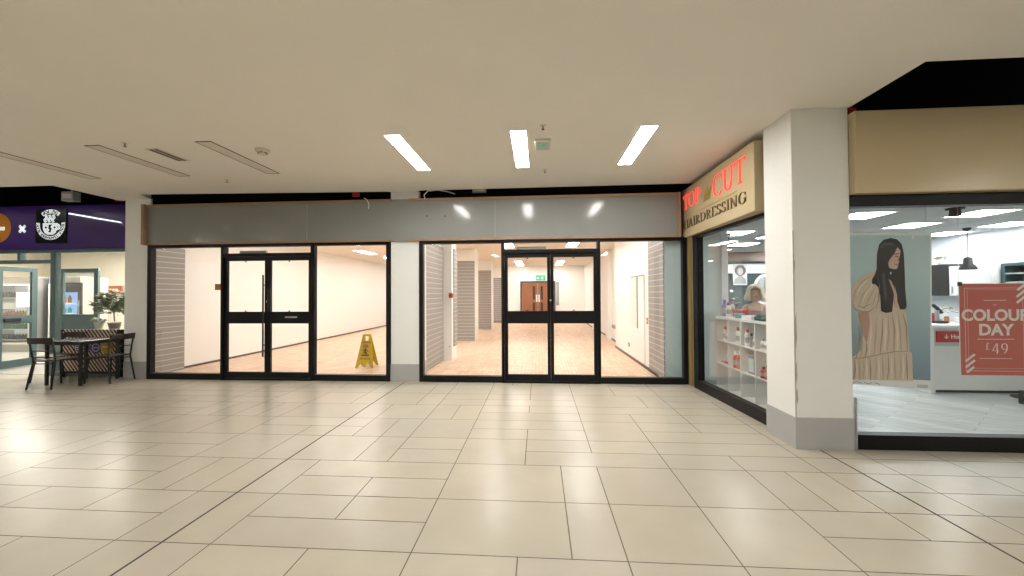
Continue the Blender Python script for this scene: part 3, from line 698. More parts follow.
desc = ['above the poster of the long haired woman', 'in front of the pendant lamp', 'between the pendant lamp and the long haired woman poster', 'behind the one above the woman poster',
        'above the counter at the right', 'above the wall cupboards', 'mid way to the salon back wall', 'above the woman with pale hair', 'by the right wall at the back', 'nearest the angled window', 'left rear, by the brown bulkhead', 'right rear, by the brown bulkhead']
for (x, y), d_ in zip(SL, desc): salon_light(x, y, 'square lit panel in the salon ceiling ' + d_)
# pendant lamps
def pendant(x, y, zb, label, drop=True):
    t = thing('pendant_lamp', label, 'pendant lamp', (x, y, ZH), 0, 'black pendant lamps over the salon counter')
    local(MB().lathe([(0, -.05), (.02, -.05), (.05, -.03), (.055, 0), (0, 0)], (0, 0, 0), 20), 'ceiling_rose', M['matt'], t, smooth=True)
    local(MB().tube([(0, 0, -.05), (0, 0, zb-ZH+.22)], .006, 8), 'cord', M['matt'], t)
    s0 = zb-ZH
    local(MB().lathe([(.11, s0), (.108, s0+.02), (.09, s0+.065), (.06, s0+.10), (.055, s0+.19), (.04, s0+.21), (0.004, s0+.22), (0.004, s0+.21), (.035, s0+.19), (.05, s0+.10), (.083, s0+.06), (.103, s0)], (0, 0, 0), 28), 'lamp_shade', M['matt'], t, smooth=True)
    local(MB().ball((0, 0, s0+.07), .035, .035, .045), 'bulb', M['white'], t, smooth=True)
    return t
q = PZ(967, 228, ZH)
pendant(q.x, q.y, 1.88, 'black dome pendant lamp hanging beside the wall cupboards')
for (px_, py_, lab) in ((955, 208, 'black ceiling fitting nearer the glass than the pendant lamp'), (727.5, 233, 'black round ceiling fitting seen through the angled window')):
    q = PZ(px_, py_, ZH)
    t = thing('ceiling_spotlight', lab, 'spotlight', q)
    local(MB().lathe([(0, -.02), (.09, -.02), (.09, 0), (0, 0)], (0, 0, 0), 20), 'base', M['matt'], t)
    local(MB().lathe([(0, -.11), (.055, -.11), (.06, -.1), (.05, -.02), (0, -.02)], (0, 0, 0), 20), 'spot_head', M['matt'], t, smooth=True)

# ------------------------------------------------------------------ big portrait poster in the right window
YP = 4.15
pt = thing('portrait_poster', 'tall poster of a woman with long black hair in a beige dress', 'poster', PY(890, 390, YP))
def sheet(name, px_pts, m, lay, parent, thick=.0006, Y=YP):
    y_ = Y-.0008*lay
    return MB().prism([PY(a, b, y_) for a, b in px_pts], (0, -thick, 0)).build(name, m, parent)
def pm(name, c_, **k): return mat(name, c_, .45, **k)
sheet('poster_sheet', [(846, 232.5), (931.5, 233), (932, 389.8), (846, 383.4)], M['paper'], 0, pt, .0008)
bgm = bpy.data.materials.new('poster_backdrop'); bgm.use_nodes = True; nt = bgm.node_tree; b_ = nt.nodes['Principled BSDF']; b_.inputs['Roughness'].default_value = .35
tc = nt.nodes.new('ShaderNodeTexCoord'); sp_ = nt.nodes.new('ShaderNodeSeparateXYZ'); nt.links.new(tc.outputs['Object'], sp_.inputs[0])
mr = nt.nodes.new('ShaderNodeMapRange'); mr.inputs[1].default_value = .55; mr.inputs[2].default_value = 1.7; nt.links.new(sp_.outputs[2], mr.inputs[0])
cr = nt.nodes.new('ShaderNodeValToRGB'); cr.color_ramp.elements[0].color = (.15, .24, .31, 1); cr.color_ramp.elements[1].color = (.50, .66, .70, 1)
nt.links.new(mr.outputs[0], cr.inputs[0]); nt.links.new(cr.outputs[0], b_.inputs['Base Color'])
sheet('backdrop', [(848, 235), (930, 235.5), (930.5, 380.5), (848, 376)], bgm, 1, pt)
c5 = lambda L: [(850+x/6.77, 225+y/6.77) for x, y in L]
c7 = lambda L: [(845+x/6.067, 300+y/6.067) for x, y in L]
c4 = lambda L: [(840+x/2.74, 190+y/2.74) for x, y in L]
dress = pm('printed_dress', (.66, .54, .43), var=.10, vscale=7); dressd = pm('printed_dress_fold', (.36, .26, .185)); dressm = pm('printed_dress_mid', (.52, .39, .29)); dressl = pm('printed_dress_light', (.80, .69, .57))
sk = pm('printed_skin', (.50, .30, .22)); skl = pm('printed_skin_light', (.66, .46, .38)); hr = pm('printed_hair', (.014, .013, .018)); hrl = pm('printed_hair_shine', (.07, .07, .09)); lip = pm('printed_lip', (.45, .16, .15))
sheet('dress', c4([(100, 222), (120, 228), (160, 250), (172, 290), (180, 325), (186, 380), (190, 440), (197, 447), (200, 523), (32, 519), (30, 462), (56, 440), (66, 390), (78, 330), (96, 300)]), dress, 2, pt)
sheet('sleeve', c4([(100, 222), (78, 228), (55, 240), (36, 262), (30, 288), (33, 312), (44, 328), (60, 335), (78, 333), (92, 322), (104, 300), (108, 250)]), dress, 3, pt)
sheet('arm', c7([(80, 75), (145, 72), (150, 150), (140, 220), (132, 255), (122, 245), (105, 180), (85, 120)]), sk, 3, pt)
def fold(name, L, w0, w1, m_, lay, cv):       # a tapering printed crease along a few crop points
    P_ = cv(L); n_ = len(P_); A_ = []; B_ = []
    for i_, p_ in enumerate(P_):
        q_ = P_[min(i_+1, n_-1)]; o_ = P_[max(i_-1, 0)]; dx, dy = q_[0]-o_[0], q_[1]-o_[1]; l_ = math.hypot(dx, dy)
        w__ = (w0+(w1-w0)*i_/(n_-1))*(.35 if i_ in (0, n_-1) else 1); A_.append((p_[0]-dy/l_*w__, p_[1]+dx/l_*w__)); B_.append((p_[0]+dy/l_*w__, p_[1]-dx/l_*w__))
    sheet(name, A_+B_[::-1], m_, lay, pt)
for L in ([(36, 306), (42, 275), (62, 250), (84, 236)], [(50, 322), (60, 290), (84, 262)], [(66, 328), (78, 300), (96, 268)], [(86, 322), (94, 300), (101, 280)]): fold('sleeve_fold', L, .5, .9, dressm, 4, c4)
for L in ([(32, 300), (40, 325), (60, 334), (80, 333), (92, 322)], [(46, 316), (64, 322), (84, 312)], [(103, 235), (108, 262), (106, 300), (98, 325)]): fold('sleeve_fold', L, .5, .7, dressd, 5, c4)
for L in ([(46, 290), (56, 264), (76, 246)], [(60, 310), (72, 282), (90, 258)]): fold('sleeve_light', L, .8, 1.0, dressl, 4, c4)
for L in ([(128, 250), (132, 300), (120, 350)], [(228, 110), (226, 200), (212, 330)], [(285, 80), (300, 180), (296, 312)], [(350, 80), (372, 160), (378, 306)], [(82, 150), (90, 230), (68, 350)]): fold('skirt_fold', L, .5, 1.1, dressd, 4, c7)
for L in ([(190, 100), (186, 220), (176, 340)], [(262, 90), (266, 200), (256, 310)], [(322, 80), (336, 200), (340, 310)], [(106, 190), (104, 280), (96, 350)]): fold('skirt_fold', L, .6, 1.2, dressm, 4, c7)
for L in ([(160, 120), (156, 220), (146, 335)], [(245, 110), (246, 200), (238, 310)], [(308, 95), (320, 200), (318, 305)]): fold('skirt_light', L, .7, 1.5, dressl, 4, c7)
fold('flounce_seam', [(36, 356), (120, 350), (210, 330), (300, 314), (400, 310)], .45, .45, dressd, 5, c7)
for k_, x in enumerate((58, 84, 112, 150, 186, 226, 262, 300, 336, 372)):
    fold('flounce_fold', [(x, 362-x*.12), (x+4, 420), (x+(6 if k_ % 2 else -6), 484)], .4, 1.3 if k_ % 2 else .9, dressd if k_ % 3 == 0 else dressm, 4, c7)
for x in (70, 130, 204, 280, 352): fold('flounce_light', [(x, 366-x*.12), (x+3, 420), (x+2, 484)], .5, 1.3, dressl, 4, c7)
sheet('neck', c5([(255, 340), (300, 330), (330, 520), (300, 540)]), sk, 3, pt)
sheet('hair', c5([(180, 300), (182, 200), (198, 130), (228, 100), (275, 88), (320, 98), (350, 130), (364, 190), (370, 300), (374, 440), (386, 560)]) + [(906.5, 306), (905, 309.5), (900, 309.5), (897, 300), (895, 285), (892, 312), (886, 313), (881, 311)] + c5([(205, 480), (190, 420), (170, 400), (150, 400), (148, 370), (170, 330)]), hr, 5, pt)
sheet('face', c5([(322, 150), (300, 195), (268, 235), (258, 262), (266, 290), (300, 300), (318, 296), (322, 282), (328, 274), (324, 264), (334, 250), (328, 236), (338, 205), (342, 175)]), skl, 6, pt)
sheet('chest', c5([(262, 365), (280, 380), (318, 470), (322, 560), (308, 560), (296, 460)]), skl, 6, pt)
sheet('lips', c5([(300, 262), (320, 262), (324, 268), (318, 276), (302, 270)]), lip, 7, pt)
sheet('eyebrow', c5([(300, 196), (330, 190), (330, 195), (302, 202)]), hr, 7, pt)
sheet('eye', c5([(304, 212), (326, 208), (326, 215), (306, 217)]), hr, 7, pt)
sheet('nose_shade', c5([(326, 215), (332, 245), (324, 250), (320, 244)]), sk, 7, pt)
sheet('earring', c5([(272, 318), (280, 318), (280, 334), (272, 334)]), M['paper'], 7, pt)
sheet('hair_shine', c5([(205, 140), (235, 118), (290, 120), (300, 140), (240, 138), (210, 165)]), hrl, 6, pt)
sheet('hair_shine', c5([(215, 330), (235, 320), (250, 480), (238, 520)]), hrl, 6, pt)
for L in ([(852.5, 382.6), (857, 381.6), (862, 383.4)], [(864, 382), (868, 384), (872, 382.5)], [(875, 383), (880, 384.5)]):
    MB().tube([PY(a, b, YP-.002) for a, b in L], .0025, 6).build('handwriting', M['matt'], pt)
for k in range(3):
    sheet('small_print', [(917, 384.6+k*1.1), (928, 385.1+k*1.1), (928, 385.7+k*1.1), (917, 385.2+k*1.1)], M['grey'], 1, pt)
sheet('clip', [(912, 234), (914, 234), (914, 239), (912, 239)], M['white'], 6, pt)
for a in (852, 926): MB().tube([PY(a, 234, YP+.004), (PY(a, 234, YP+.004).x, YP+.004, ZH)], .0015, 6).build('hanging_wire', M['steel'], pt)

# ------------------------------------------------------------------ red price poster
YR = 4.02
rp = thing('price_poster', 'red poster reading colour day hanging inside the right window', 'poster', PY(994, 375, YR))
rp_s = lambda name, pts, m, lay: sheet(name, pts, m, lay, rp, .0006, YR)
a0, a1 = PY(959, 284, YR), PY(959, 375, YR); xr = PY(1030, 284, YR).x
zt, zb = a0.z, a1.z
MB().box(a0.x-.006, xr+.006, YR, YR+.003, zb-.006, zt+.006).build('white_edge', M['paper'], rp)
MB().box(a0.x, xr, YR-.0012, YR, zb, zt).build('sheet', M['poster_red'], rp)
cx = (a0.x+xr)/2; W_ = xr-a0.x; Hh = zt-zb
ppl = pm('poster_print', (.80, .78, .76))
mb = MB(); frame_rect(mb, a0.x+W_*.07, xr-W_*.07, zb+Hh*.045, zt-Hh*.045, YR-.002, YR-.0012, .003, .003, .003, .003)
frame_rect(mb, a0.x+W_*.11, xr-W_*.11, zb+Hh*.075, zt-Hh*.065, YR-.002, YR-.0012, .0015, .0015, .0015, .0015)
mb.build('border_line', ppl, rp)
mb = None
def diag_bar(m_, cx_, cz_, l, w__):
    d1 = Vector((math.cos(math.radians(40)), 0, math.sin(math.radians(40)))); n1 = Vector((-d1.z, 0, d1.x)); c_ = Vector((cx_, YR-.0025, cz_))
    m_.prism([c_-d1*l-n1*w__, c_+d1*l-n1*w__, c_+d1*l+n1*w__, c_-d1*l+n1*w__], (0, -.0006, 0))
for k in range(3):
    for cx_, cz_ in ((a0.x+W_*.13, zb+Hh*(.06+.065*k)), (xr-W_*.13, zt-Hh*(.04+.065*k))):
        mb = MB(); diag_bar(mb, cx_, cz_, .055-.012*(k == 0), .0105); mb.build('corner_stripe', ppl, rp)
text_mb('COLOUR', .150, (cx, YR-.0026, zb+Hh*.60), (1, 0, 0), (0, 0, 1), .001, .005, sx=.98).build('colour_text', ppl, rp)
text_mb('DAY', .150, (cx, YR-.0026, zb+Hh*.44), (1, 0, 0), (0, 0, 1), .001, .005, sx=1.02).build('day_text', ppl, rp)
serif_mb('49', .105, (cx-.04, YR-.002, zb+Hh*.235), (1, 0, 0), (0, 0, 1), (0, -1, 0), .001, .15, .08).build('price_digits', ppl, rp)
serif_mb('\u00a3', .068, (cx-.10, YR-.002, zb+Hh*.28), (1, 0, 0), (0, 0, 1), (0, -1, 0), .001, .045).build('pound_sign', ppl, rp)
for txt, z_, s_ in (('Join us for our', .80, .021), ('on', .765, .016), ('Full head colour and blow dry', .385, .020), ('Ask in salon for details', .185, .021)):
    pass
for wd, z_ in ((.2, .815), (.03, .765), (.33, .39), (.29, .18)):      # print too small to read, as fine broken lines
    mb = MB(); x_ = cx-wd/2
    while x_ < cx+wd/2:
        l_ = random.uniform(.012, .03); mb.box(x_, min(x_+l_, cx+wd/2), YR-.002, YR-.0012, zb+Hh*z_, zb+Hh*z_+.006); x_ += l_+.006
    mb.build('fine_print', ppl, rp)
MB().box(a0.x-.012, a0.x+.02, YR-.008, YR+.006, zt-.02, zt+.02).build('clip', M['matt'], rp, bevel=.003)
for a in (a0.x+.004, xr-.01): MB().tube([(a, YR+.004, zt), (a, YR+.004, ZH)], .0015, 6).build('hanging_wire', M['steel'], rp)

# ------------------------------------------------------------------ salon counter and kitchen corner
ct = thing('reception_counter', 'white reception counter behind the red poster', 'counter', (6.6, 6.4, 0))
MB().box(5.80, 7.9, 6.08, 6.6, .05, .97).build('counter_body', M['laminate'], ct, bevel=.004)
MB().box(5.74, 7.95, 6.02, 6.66, .97, 1.01).build('worktop', M['white'], ct, bevel=.004)
MB().box(5.74, 5.80, 6.05, 6.62, 0, .97).build('end_panel', M['laminate'], ct)
MB().box(5.80, 7.9, 6.12, 6.6, 0, .05).build('plinth', M['matt'], ct)
MB().box(5.82, 6.9, 6.072, 6.08, .70, .93).build('front_band', M['bluewhite'], ct)
cs = thing('counter_sign', 'small dark red sign with white letters on the counter front', 'sign', (6.1, 6.06, .74))
MB().box(5.84, 6.42, 6.05, 6.068, .755, .915).build('sign_plate', M['red'], cs)
text_mb('\u2193 Home of', .085, (6.13, 6.047, .81), (1, 0, 0), (0, 0, 1), .002, .002).build('sign_letters', M['white'], cs)
def cup(name, label, x0, x1, y0, y1, z0, z1, m, ndoor):
    t = thing(name, label, 'cupboard', ((x0+x1)/2, (y0+y1)/2, z0))
    MB().box(x0+.02, x1, y0, y1, z0, z1).build('carcass', m, t)
    for k in range(ndoor):
        a = y0+(y1-y0)*k/ndoor; b = y0+(y1-y0)*(k+1)/ndoor
        d_ = MB().box(x0, x0+.02, a+.004, b-.004, z0+.004, z1-.004).build('door', m, t, bevel=.002)
        MB().box(x0-.015, x0, b-.07, b-.05, z0+.05, z0+.17).build('handle', M['steel'], d_)
cup('wall_cupboard', 'black wall cupboard at the far end of the salon right wall', 7.85, 8.2, 7.9, 8.9, 1.42, 2.03, M['matt'], 2)
cup('wall_cupboard', 'white wall cupboard behind the top of the red poster', 7.85, 8.2, 7.2, 7.89, 1.42, 1.98, M['laminate'], 1)
t = thing('base_cupboard', 'grey base cupboard run along the salon right wall', 'cupboard', (8, 7.9, 0))
MB().box(7.66, 8.2, 6.8, 8.9, .1, .9).build('carcass', M['laminate'], t); MB().box(7.62, 8.2, 6.78, 8.92, .9, .94).build('worktop', M['grey'], t); MB().box(7.7, 8.2, 6.8, 8.9, 0, .1).build('plinth', M['matt'], t)
for k in range(4):
    d_ = MB().box(7.64, 7.66, 6.81+.52*k, 7.31+.52*k, .12, .88).build('door', M['laminate'], t); MB().box(7.625, 7.64, 7.25+.52*k, 7.27+.52*k, .7, .84).build('handle', M['steel'], d_)
t = thing('wall_shelf_unit', 'dark framed wall shelf with bottles above the red poster', 'shelf', (8.1, 6.6, 1.6))
mb = MB().box(7.95, 8.2, 7.10, 7.15, 1.45, 1.98).box(7.95, 8.2, 6.0, 6.05, 1.45, 1.98).box(7.95, 8.2, 6.05, 7.1, 1.93, 1.98).box(7.95, 8.2, 6.05, 7.1, 1.45, 1.5).box(8.17, 8.2, 6.05, 7.1, 1.5, 1.93)
mb.build('shelf_frame', M['tealdark'], t)
for z_ in (1.64, 1.79): MB().box(7.96, 8.17, 6.05, 7.1, z_, z_+.02).build('shelf', M['grey'], t)
# plant on top of black cupboard
def leaf_clump(mb, c, r, n, size, seed=1, flat=.8):
    rr = random.Random(seed); c = Vector(c)
    for _ in range(n):
        a = rr.uniform(0, 2*PI); e = math.asin(rr.uniform(-.6, 1)); q_ = r*rr.uniform(.35, 1)
        p_ = c+Vector((math.cos(a)*math.cos(e), math.sin(a)*math.cos(e), math.sin(e)*flat))*q_
        d_ = Vector((math.cos(a+rr.uniform(-.8, .8)), math.sin(a+rr.uniform(-.8, .8)), rr.uniform(-.5, .6))).normalized()
        s_ = d_.cross(Vector((rr.uniform(-.4, .4), rr.uniform(-.4, .4), 1))).normalized(); l = size*rr.uniform(.7, 1.3); w__ = l*.26
        k_ = [p_, p_+d_*l*.45+s_*w__, p_+d_*l, p_+d_*l*.45-s_*w__]
        mb.prism(k_, d_.cross(s_)*.0015)
t = thing('potted_plant', 'small pale plant on top of the black wall cupboard', 'plant', (8.0, 8.18, 2.03))
MB().lathe([(0, 0), (.045, 0), (.06, .09), (.05, .09), (0, .08)], (8.0, 8.18, 2.03), 16).build('pot', M['white'], t, smooth=True)
mb = MB(); leaf_clump(mb, (8.0, 8.18, 2.15), .07, 45, .06, 3); mb.build('foliage', M['leafpale'], t)
# things standing on the reception counter
zc = 1.011
t = thing('telephone', 'black curved telephone handset on the left end of the counter', 'telephone', (6.15, 6.35, zc))
MB().box(6.08, 6.22, 6.27, 6.43, zc, zc+.04).build('phone_base', M['matt'], t, bevel=.008)
MB().box(6.12, 6.15, 6.33, 6.37, zc+.04, zc+.2).build('stand', M['steel'], t)
MB().tube([(6.03, 6.35, zc+.27), (6.08, 6.35, zc+.28), (6.14, 6.35, zc+.23), (6.20, 6.35, zc+.16)], .025, 10).build('handset', M['matt'], t, smooth=True)
for i, (x, y, h_, r_, m_, lab) in enumerate(((6.28, 6.56, .15, .05, 'red', 'dark red jar between the telephone and the pale flowers'), (6.17, 6.53, .16, .045, 'red', 'taller dark red jar behind the black telephone'), (6.32, 6.40, .10, .03, 'copper', 'small copper tin on the counter by the pale flowers'))):
    t = thing('jar', lab, 'jar', (x, y, zc))
    MB().lathe([(0, 0), (r_, 0), (r_, h_*.8), (r_*.8, h_*.85), (0, h_*.85)], (x, y, zc), 16).build('jar_body', M[m_], t, smooth=False)
    MB().lathe([(0, h_*.85), (r_*.85, h_*.85), (r_*.85, h_), (0, h_)], (x, y, zc), 16).build('lid', M['brown'], t)
t = thing('flower_vase', 'pale dried flowers in a small vase on the counter', 'flowers', (6.42, 6.5, zc))
MB().lathe([(0, 0), (.035, 0), (.045, .05), (.025, .1), (.03, .12), (0, .115)], (6.42, 6.5, zc), 16).build('vase', M['white'], t, smooth=True)
mb = MB(); leaf_clump(mb, (6.42, 6.5, zc+.2), .10, 60, .05, 5); mb.build('flower_heads', M['leafpale'], t)
t = thing('card_reader', 'low white card machine on the counter next to the red poster edge', 'card machine', (6.46, 6.25, zc))
MB().prism([(6.37, 6.18, zc), (6.37, 6.34, zc), (6.37, 6.34, zc+.10), (6.37, 6.18, zc+.05)], (.18, 0, 0)).build('machine_body', M['white'], t, bevel=.006)
MB().box(6.40, 6.52, 6.20, 6.31, .0, .003, Matrix.Translation((0, 0, zc+.075)) ).build('keypad', M['matt'], t)
# step stool at right
p = PZ(1016, 408); p.x += .26; 
t = thing('foot_stool', 'low black slatted stool on the grey floor at the right edge', 'stool', (p.x+.25, p.y+.2, 0))
mb = MB().box(p.x, p.x+.5, p.y, p.y+.2, .15, .18)
mb.build('seat', M['matt'], t)
for k in range(3): MB().box(p.x+.02, p.x+.48, p.y-.012, p.y, .02+.04*k, .045+.04*k).build('slat', M['matt'], t)
for a in (0, .46):
    for b in (0, .16): MB().box(p.x+a, p.x+a+.04, p.y+b, p.y+b+.04, 0, .15).build('leg', M['matt'], t)
t = thing('stool_post', 'black upright post standing behind the low slatted stool', 'post', (6.82, 5.85, 0))
MB().tube([(6.82, 5.85, .02), (6.82, 5.85, .9)], .035).build('pole', M['matt'], t, smooth=True); MB().lathe([(0, 0), (.17, 0), (.16, .02), (0, .03)], (6.82, 5.85, 0), 24).build('base', M['matt'], t, smooth=True)

# ------------------------------------------------------------------ cube shelf behind the angled window
X0 = 2.83; DY = .362; ys = [4.53+DY*k for k in range(6)]; zs = [.03, .39, .75, 1.11]
sh = thing('cube_shelf', 'white cube shelf unit behind the angled salon window', 'shelf', (3.0, 5.4, 0))
mb = MB(); mb.box(X0, X0+.34, ys[0]-.02, ys[-1]+.02, 1.095, 1.13); mb.box(X0, X0+.34, ys[0]-.02, ys[-1]+.02, 0, .03)
mb.box(X0, X0+.34, ys[0]-.02, ys[0]+.015, .03, 1.095); mb.box(X0, X0+.34, ys[-1]-.015, ys[-1]+.02, .03, 1.095)
mb.build('carcass', M['laminate'], sh, bevel=.002)
for y_ in ys[1:-1]: MB().box(X0+.004, X0+.33, y_-.008, y_+.008, .03, 1.095).build('divider', M['laminate'], sh)
for z_ in zs[1:3]: MB().box(X0+.002, X0+.33, ys[0]+.015, ys[-1]-.015, z_-.008, z_+.008).build('shelf_board', M['laminate'], sh)
MB().box(X0+.33, X0+.34, ys[0], ys[-1], .03, 1.095).build('back_panel', M['paper'], sh)
def bottle(x, y, z, h_, r_, body, cap, label, group='bottles in the white cube shelf'):
    t = thing('bottle', label, 'bottle', (x, y, z), 0, group)
    local(MB().lathe([(0, 0), (r_, 0), (r_, h_*.68), (r_*.5, h_*.78), (r_*.4, h_*.82), (0, h_*.82)], (0, 0, 0), 16), 'bottle_body', body, t, smooth=False)
    local(MB().lathe([(0, h_*.8), (r_*.55, h_*.8), (r_*.5, h_), (0, h_)], (0, 0, 0), 14), 'cap', cap, t)
    local(MB().lathe([(r_*1.01, h_*.2), (r_*1.02, h_*.2), (r_*1.02, h_*.5), (r_*1.01, h_*.5)], (0, 0, 0), 16), 'paper_label', M['grey'], t)
e3, e2, e1 = .759, .399, .031
W, R, Gy, Tq, Pu = M['white'], M['red'], M['grey'], M['turq'], M['pbottle']
colnm = {4: 'leftmost', 3: 'second', 2: 'third', 1: 'fourth', 0: 'nearest'}
for (k, off, z_, h_, r_, b_, c_, what) in (
    (4, .16, e3, .22, .032, W, R, 'white bottle with red cap'), (4, .08, e3, .15, .03, W, W, 'plain white bottle'),
    (3, .15, e3, .24, .03, W, R, 'white bottle with red cap'),
    (2, .26, e3, .24, .032, W, R, 'white bottle with red cap'), (2, .16, e3, .19, .026, Gy, M['matt'], 'grey bottle with black cap'), (2, .08, e3, .17, .026, W, W, 'plain white bottle'),
    (1, .25, e3, .15, .03, W, Gy, 'white bottle with grey cap'), (1, .17, e3, .15, .03, W, Gy, 'second white bottle with grey cap'), (1, .08, e3, .2, .03, M['leaf'], M['matt'], 'dark green bottle'),
    (0, .2, e3, .2, .03, W, R, 'white bottle with red cap'),
    (3, .22, e2, .24, .035, R, W, 'red bottle with white cap'), (3, .14, e2, .25, .03, M['poster_red'], W, 'pink red bottle'), (3, .07, e2, .2, .025, Gy, W, 'grey bottle'),
    (1, .25, e2, .15, .04, R, M['matt'], 'dark red bottle'), (1, .16, e2, .18, .035, M['poster_red'], M['matt'], 'brick red bottle'), (1, .07, e2, .2, .03, M['brown'], R, 'brown bottle with red cap')):
    bottle(X0+.05, ys[k]+off, z_, h_, r_, b_, c_, '%s on the %s shelf, %s column from the left' % (what, 'upper' if z_ == e3 else 'middle', colnm[k]) if k else what+' on the upper shelf, column nearest the white column')
t = thing('product_box', 'blue grey boxed product on the middle shelf, third column from the left', 'box', (X0+.07, ys[2]+.15, e2))
MB().box(X0+.03, X0+.12, ys[2]+.06, ys[2]+.22, e2, e2+.24).build('carton', mat('blue_grey_card', (.12, .22, .27), .5), t, bevel=.002)
MB().box(X0+.025, X0+.03, ys[2]+.08, ys[2]+.2, e2+.03, e2+.21).build('printed_front', M['bluewhite'], t)
for j, (yy, m_) in enumerate(((.08, 'brown'), (.17, 'red'), (.26, 'copper'))):
    t = thing('hair_brush', ['brown', 'red', 'copper coloured'][j]+' brush lying on the middle shelf, leftmost column', 'brush', (X0+.12, ys[4]+yy, e2+.03))
    MB().tube([(X0+.03, ys[4]+yy, e2+.022), (X0+.15, ys[4]+yy, e2+.022)], .012, 10).build('handle', M[m_], t, smooth=True)
    MB().tube([(X0+.15, ys[4]+yy, e2+.034), (X0+.27, ys[4]+yy, e2+.034)], .03, 12).build('brush_head', M['brown'], t, smooth=True)
# on top of the shelf
zt_ = 1.131
bottle(X0+.09, 6.24, zt_, .26, .04, Pu, Pu, 'purple bottle on top of the cube shelf', 'bottles on top of the cube shelf')
bottle(X0+.09, 6.12, zt_, .22, .035, W, R, 'white bottle with red cap on top of the cube shelf', 'bottles on top of the cube shelf')
bottle(X0+.22, 6.27, zt_, .24, .035, M['bluewhite'], Pu, 'pale blue bottle with purple cap on top of the cube shelf', 'bottles on top of the cube shelf')
def carton(name, label, x0, x1, y0, y1, z0, z1, m_, cap):
    t = thing(name, label, 'box', ((x0+x1)/2, (y0+y1)/2, z0)); MB().box(x0, x1, y0, y1, z0, z1).build('box_body', m_, t, bevel=.003)
    MB().box(x0-.004, x1+.004, y0-.004, y1+.004, z1, z1+.015).build('lid', cap, t)
carton('gift_box', 'red box on top of the cube shelf, left of the turquoise tub', X0+.19, X0+.31, 5.98, 6.2, zt_, zt_+.09, M['red'], M['red'])
t = thing('tub', 'turquoise tub on top of the cube shelf', 'tub', (X0+.08, 5.78, zt_))
MB().lathe([(0, 0), (.055, 0), (.06, .05), (0, .05)], (X0+.08, 5.78, zt_), 20).build('tub_body', Tq, t); MB().lathe([(0, .05), (.065, .05), (.065, .065), (0, .065)], (X0+.08, 5.78, zt_), 20).build('lid', Tq, t)
carton('leaflet_stack', 'small stack of white leaflets on top of the cube shelf', X0+.05, X0+.2, 5.42, 5.66, zt_, zt_+.03, M['paper'], M['paper'])
t = thing('folded_towel', 'dark green folded towel on the near end of the cube shelf top', 'towel', (X0+.15, 5.18, zt_))
MB().box(X0+.05, X0+.25, 5.0, 5.36, zt_, zt_+.05).build('lower_fold', M['dkgreen'], t, bevel=.018); MB().box(X0+.06, X0+.24, 5.02, 5.33, zt_+.05, zt_+.085).build('upper_fold', M['dkgreen'], t, bevel=.015)

# framed portrait on the salon back wall
q0 = PY(733, 265, 10.85); q1 = PY(747, 285, 10.85)
t = thing('wall_portrait', 'framed grey portrait print high on the salon back wall', 'picture', ((q0.x+q1.x)/2, 10.85, q1.z))
MB().box(q0.x, q1.x, 10.84, 10.87, q1.z, q0.z).build('picture_frame', M['white'], t)
MB().tube([((q0.x+q1.x)/2, 10.86, q0.z), ((q0.x+q1.x)/2, 10.86, 2.33)], .004, 6).build('hanging_wire', M['steel'], t)
mb = MB(); cxp = (q0.x+q1.x)/2; hz = q0.z-q1.z
mb.prism([(cxp+a*.2, 10.838, q1.z+hz*b) for a, b in ((-.8, .06), (.8, .06), (.75, .3), (.3, .42), (.3, .5), (-.3, .5), (-.3, .42), (-.75, .3))], (0, -.002, 0))
mb.build('shoulders', M['grey'], t)
MB().prism([(cxp+.15*math.cos(a), 10.836, q1.z+hz*.72+.15*math.sin(a)) for a in [2*PI*k/20 for k in range(20)]], (0, -.002, 0)).build('hair', mat('print_dark', (.12, .12, .14), .6), t)
MB().prism([(cxp+.075*math.cos(a), 10.832, q1.z+hz*.68+.1*math.sin(a)) for a in [2*PI*k/20 for k in range(20)]], (0, -.002, 0)).build('face', mat('print_face', (.55, .5, .48), .6), t)

# round mirror and dark chairs in the salon background
p = PY(765, 280, 10.88); p.z = min(p.z, 1.58)
t = thing('oval_mirror', 'white rimmed oval mirror on the salon back wall behind the woman', 'mirror', p)
rg = MB(); n = 40
for i in range(n):
    a, b = 2*PI*i/n, 2*PI*(i+1)/n
    rg.prism([p+Vector((.3*math.cos(a), 0, .42*math.sin(a))), p+Vector((.3*math.cos(b), 0, .42*math.sin(b))), p+Vector((.24*math.cos(b), 0, .36*math.sin(b))), p+Vector((.24*math.cos(a), 0, .36*math.sin(a)))], (0, .03, 0))
rg.build('rim', M['white'], t)
MB().prism([p+Vector((.24*math.cos(2*PI*i/n), .02, .36*math.sin(2*PI*i/n))) for i in range(n)], (0, .1, 0)).build('mirror_glass', mat('mirror_surface', (.5, .55, .58), .08, metal=.9), t)
def salon_chair(x, y, rz, label):
    t = thing('salon_chair', label, 'chair', (x, y, 0), rz, 'black salon chairs')
    local(MB().lathe([(0, 0), (.28, 0), (.27, .02), (.05, .04), (0, .04)], (0, 0, 0), 24), 'base', M['steel'], t, smooth=True)
    local(MB().tube([(0, 0, .03), (0, 0, .42)], .035), 'column', M['steel'], t, smooth=True)
    local(MB().box(-.26, .26, -.25, .25, .42, .55), 'seat', M['chair'], t, bevel=.03)
    local(MB().box(-.25, .25, .2, .3, .55, 1.15, Matrix.Rotation(-.08, 4, 'X')), 'backrest', M['chair'], t, bevel=.03)
    for s in (-1, 1): local(MB().box(s*.3-.03, s*.3+.03, -.2, .2, .66, .72).box(s*.28-.02, s*.28+.02, -.05, .05, .5, .66), 'armrest', M['chair'], t, bevel=.012)
salon_chair(4.15, 8.3, .5, 'black salon chair in the back of the salon, left of the woman')
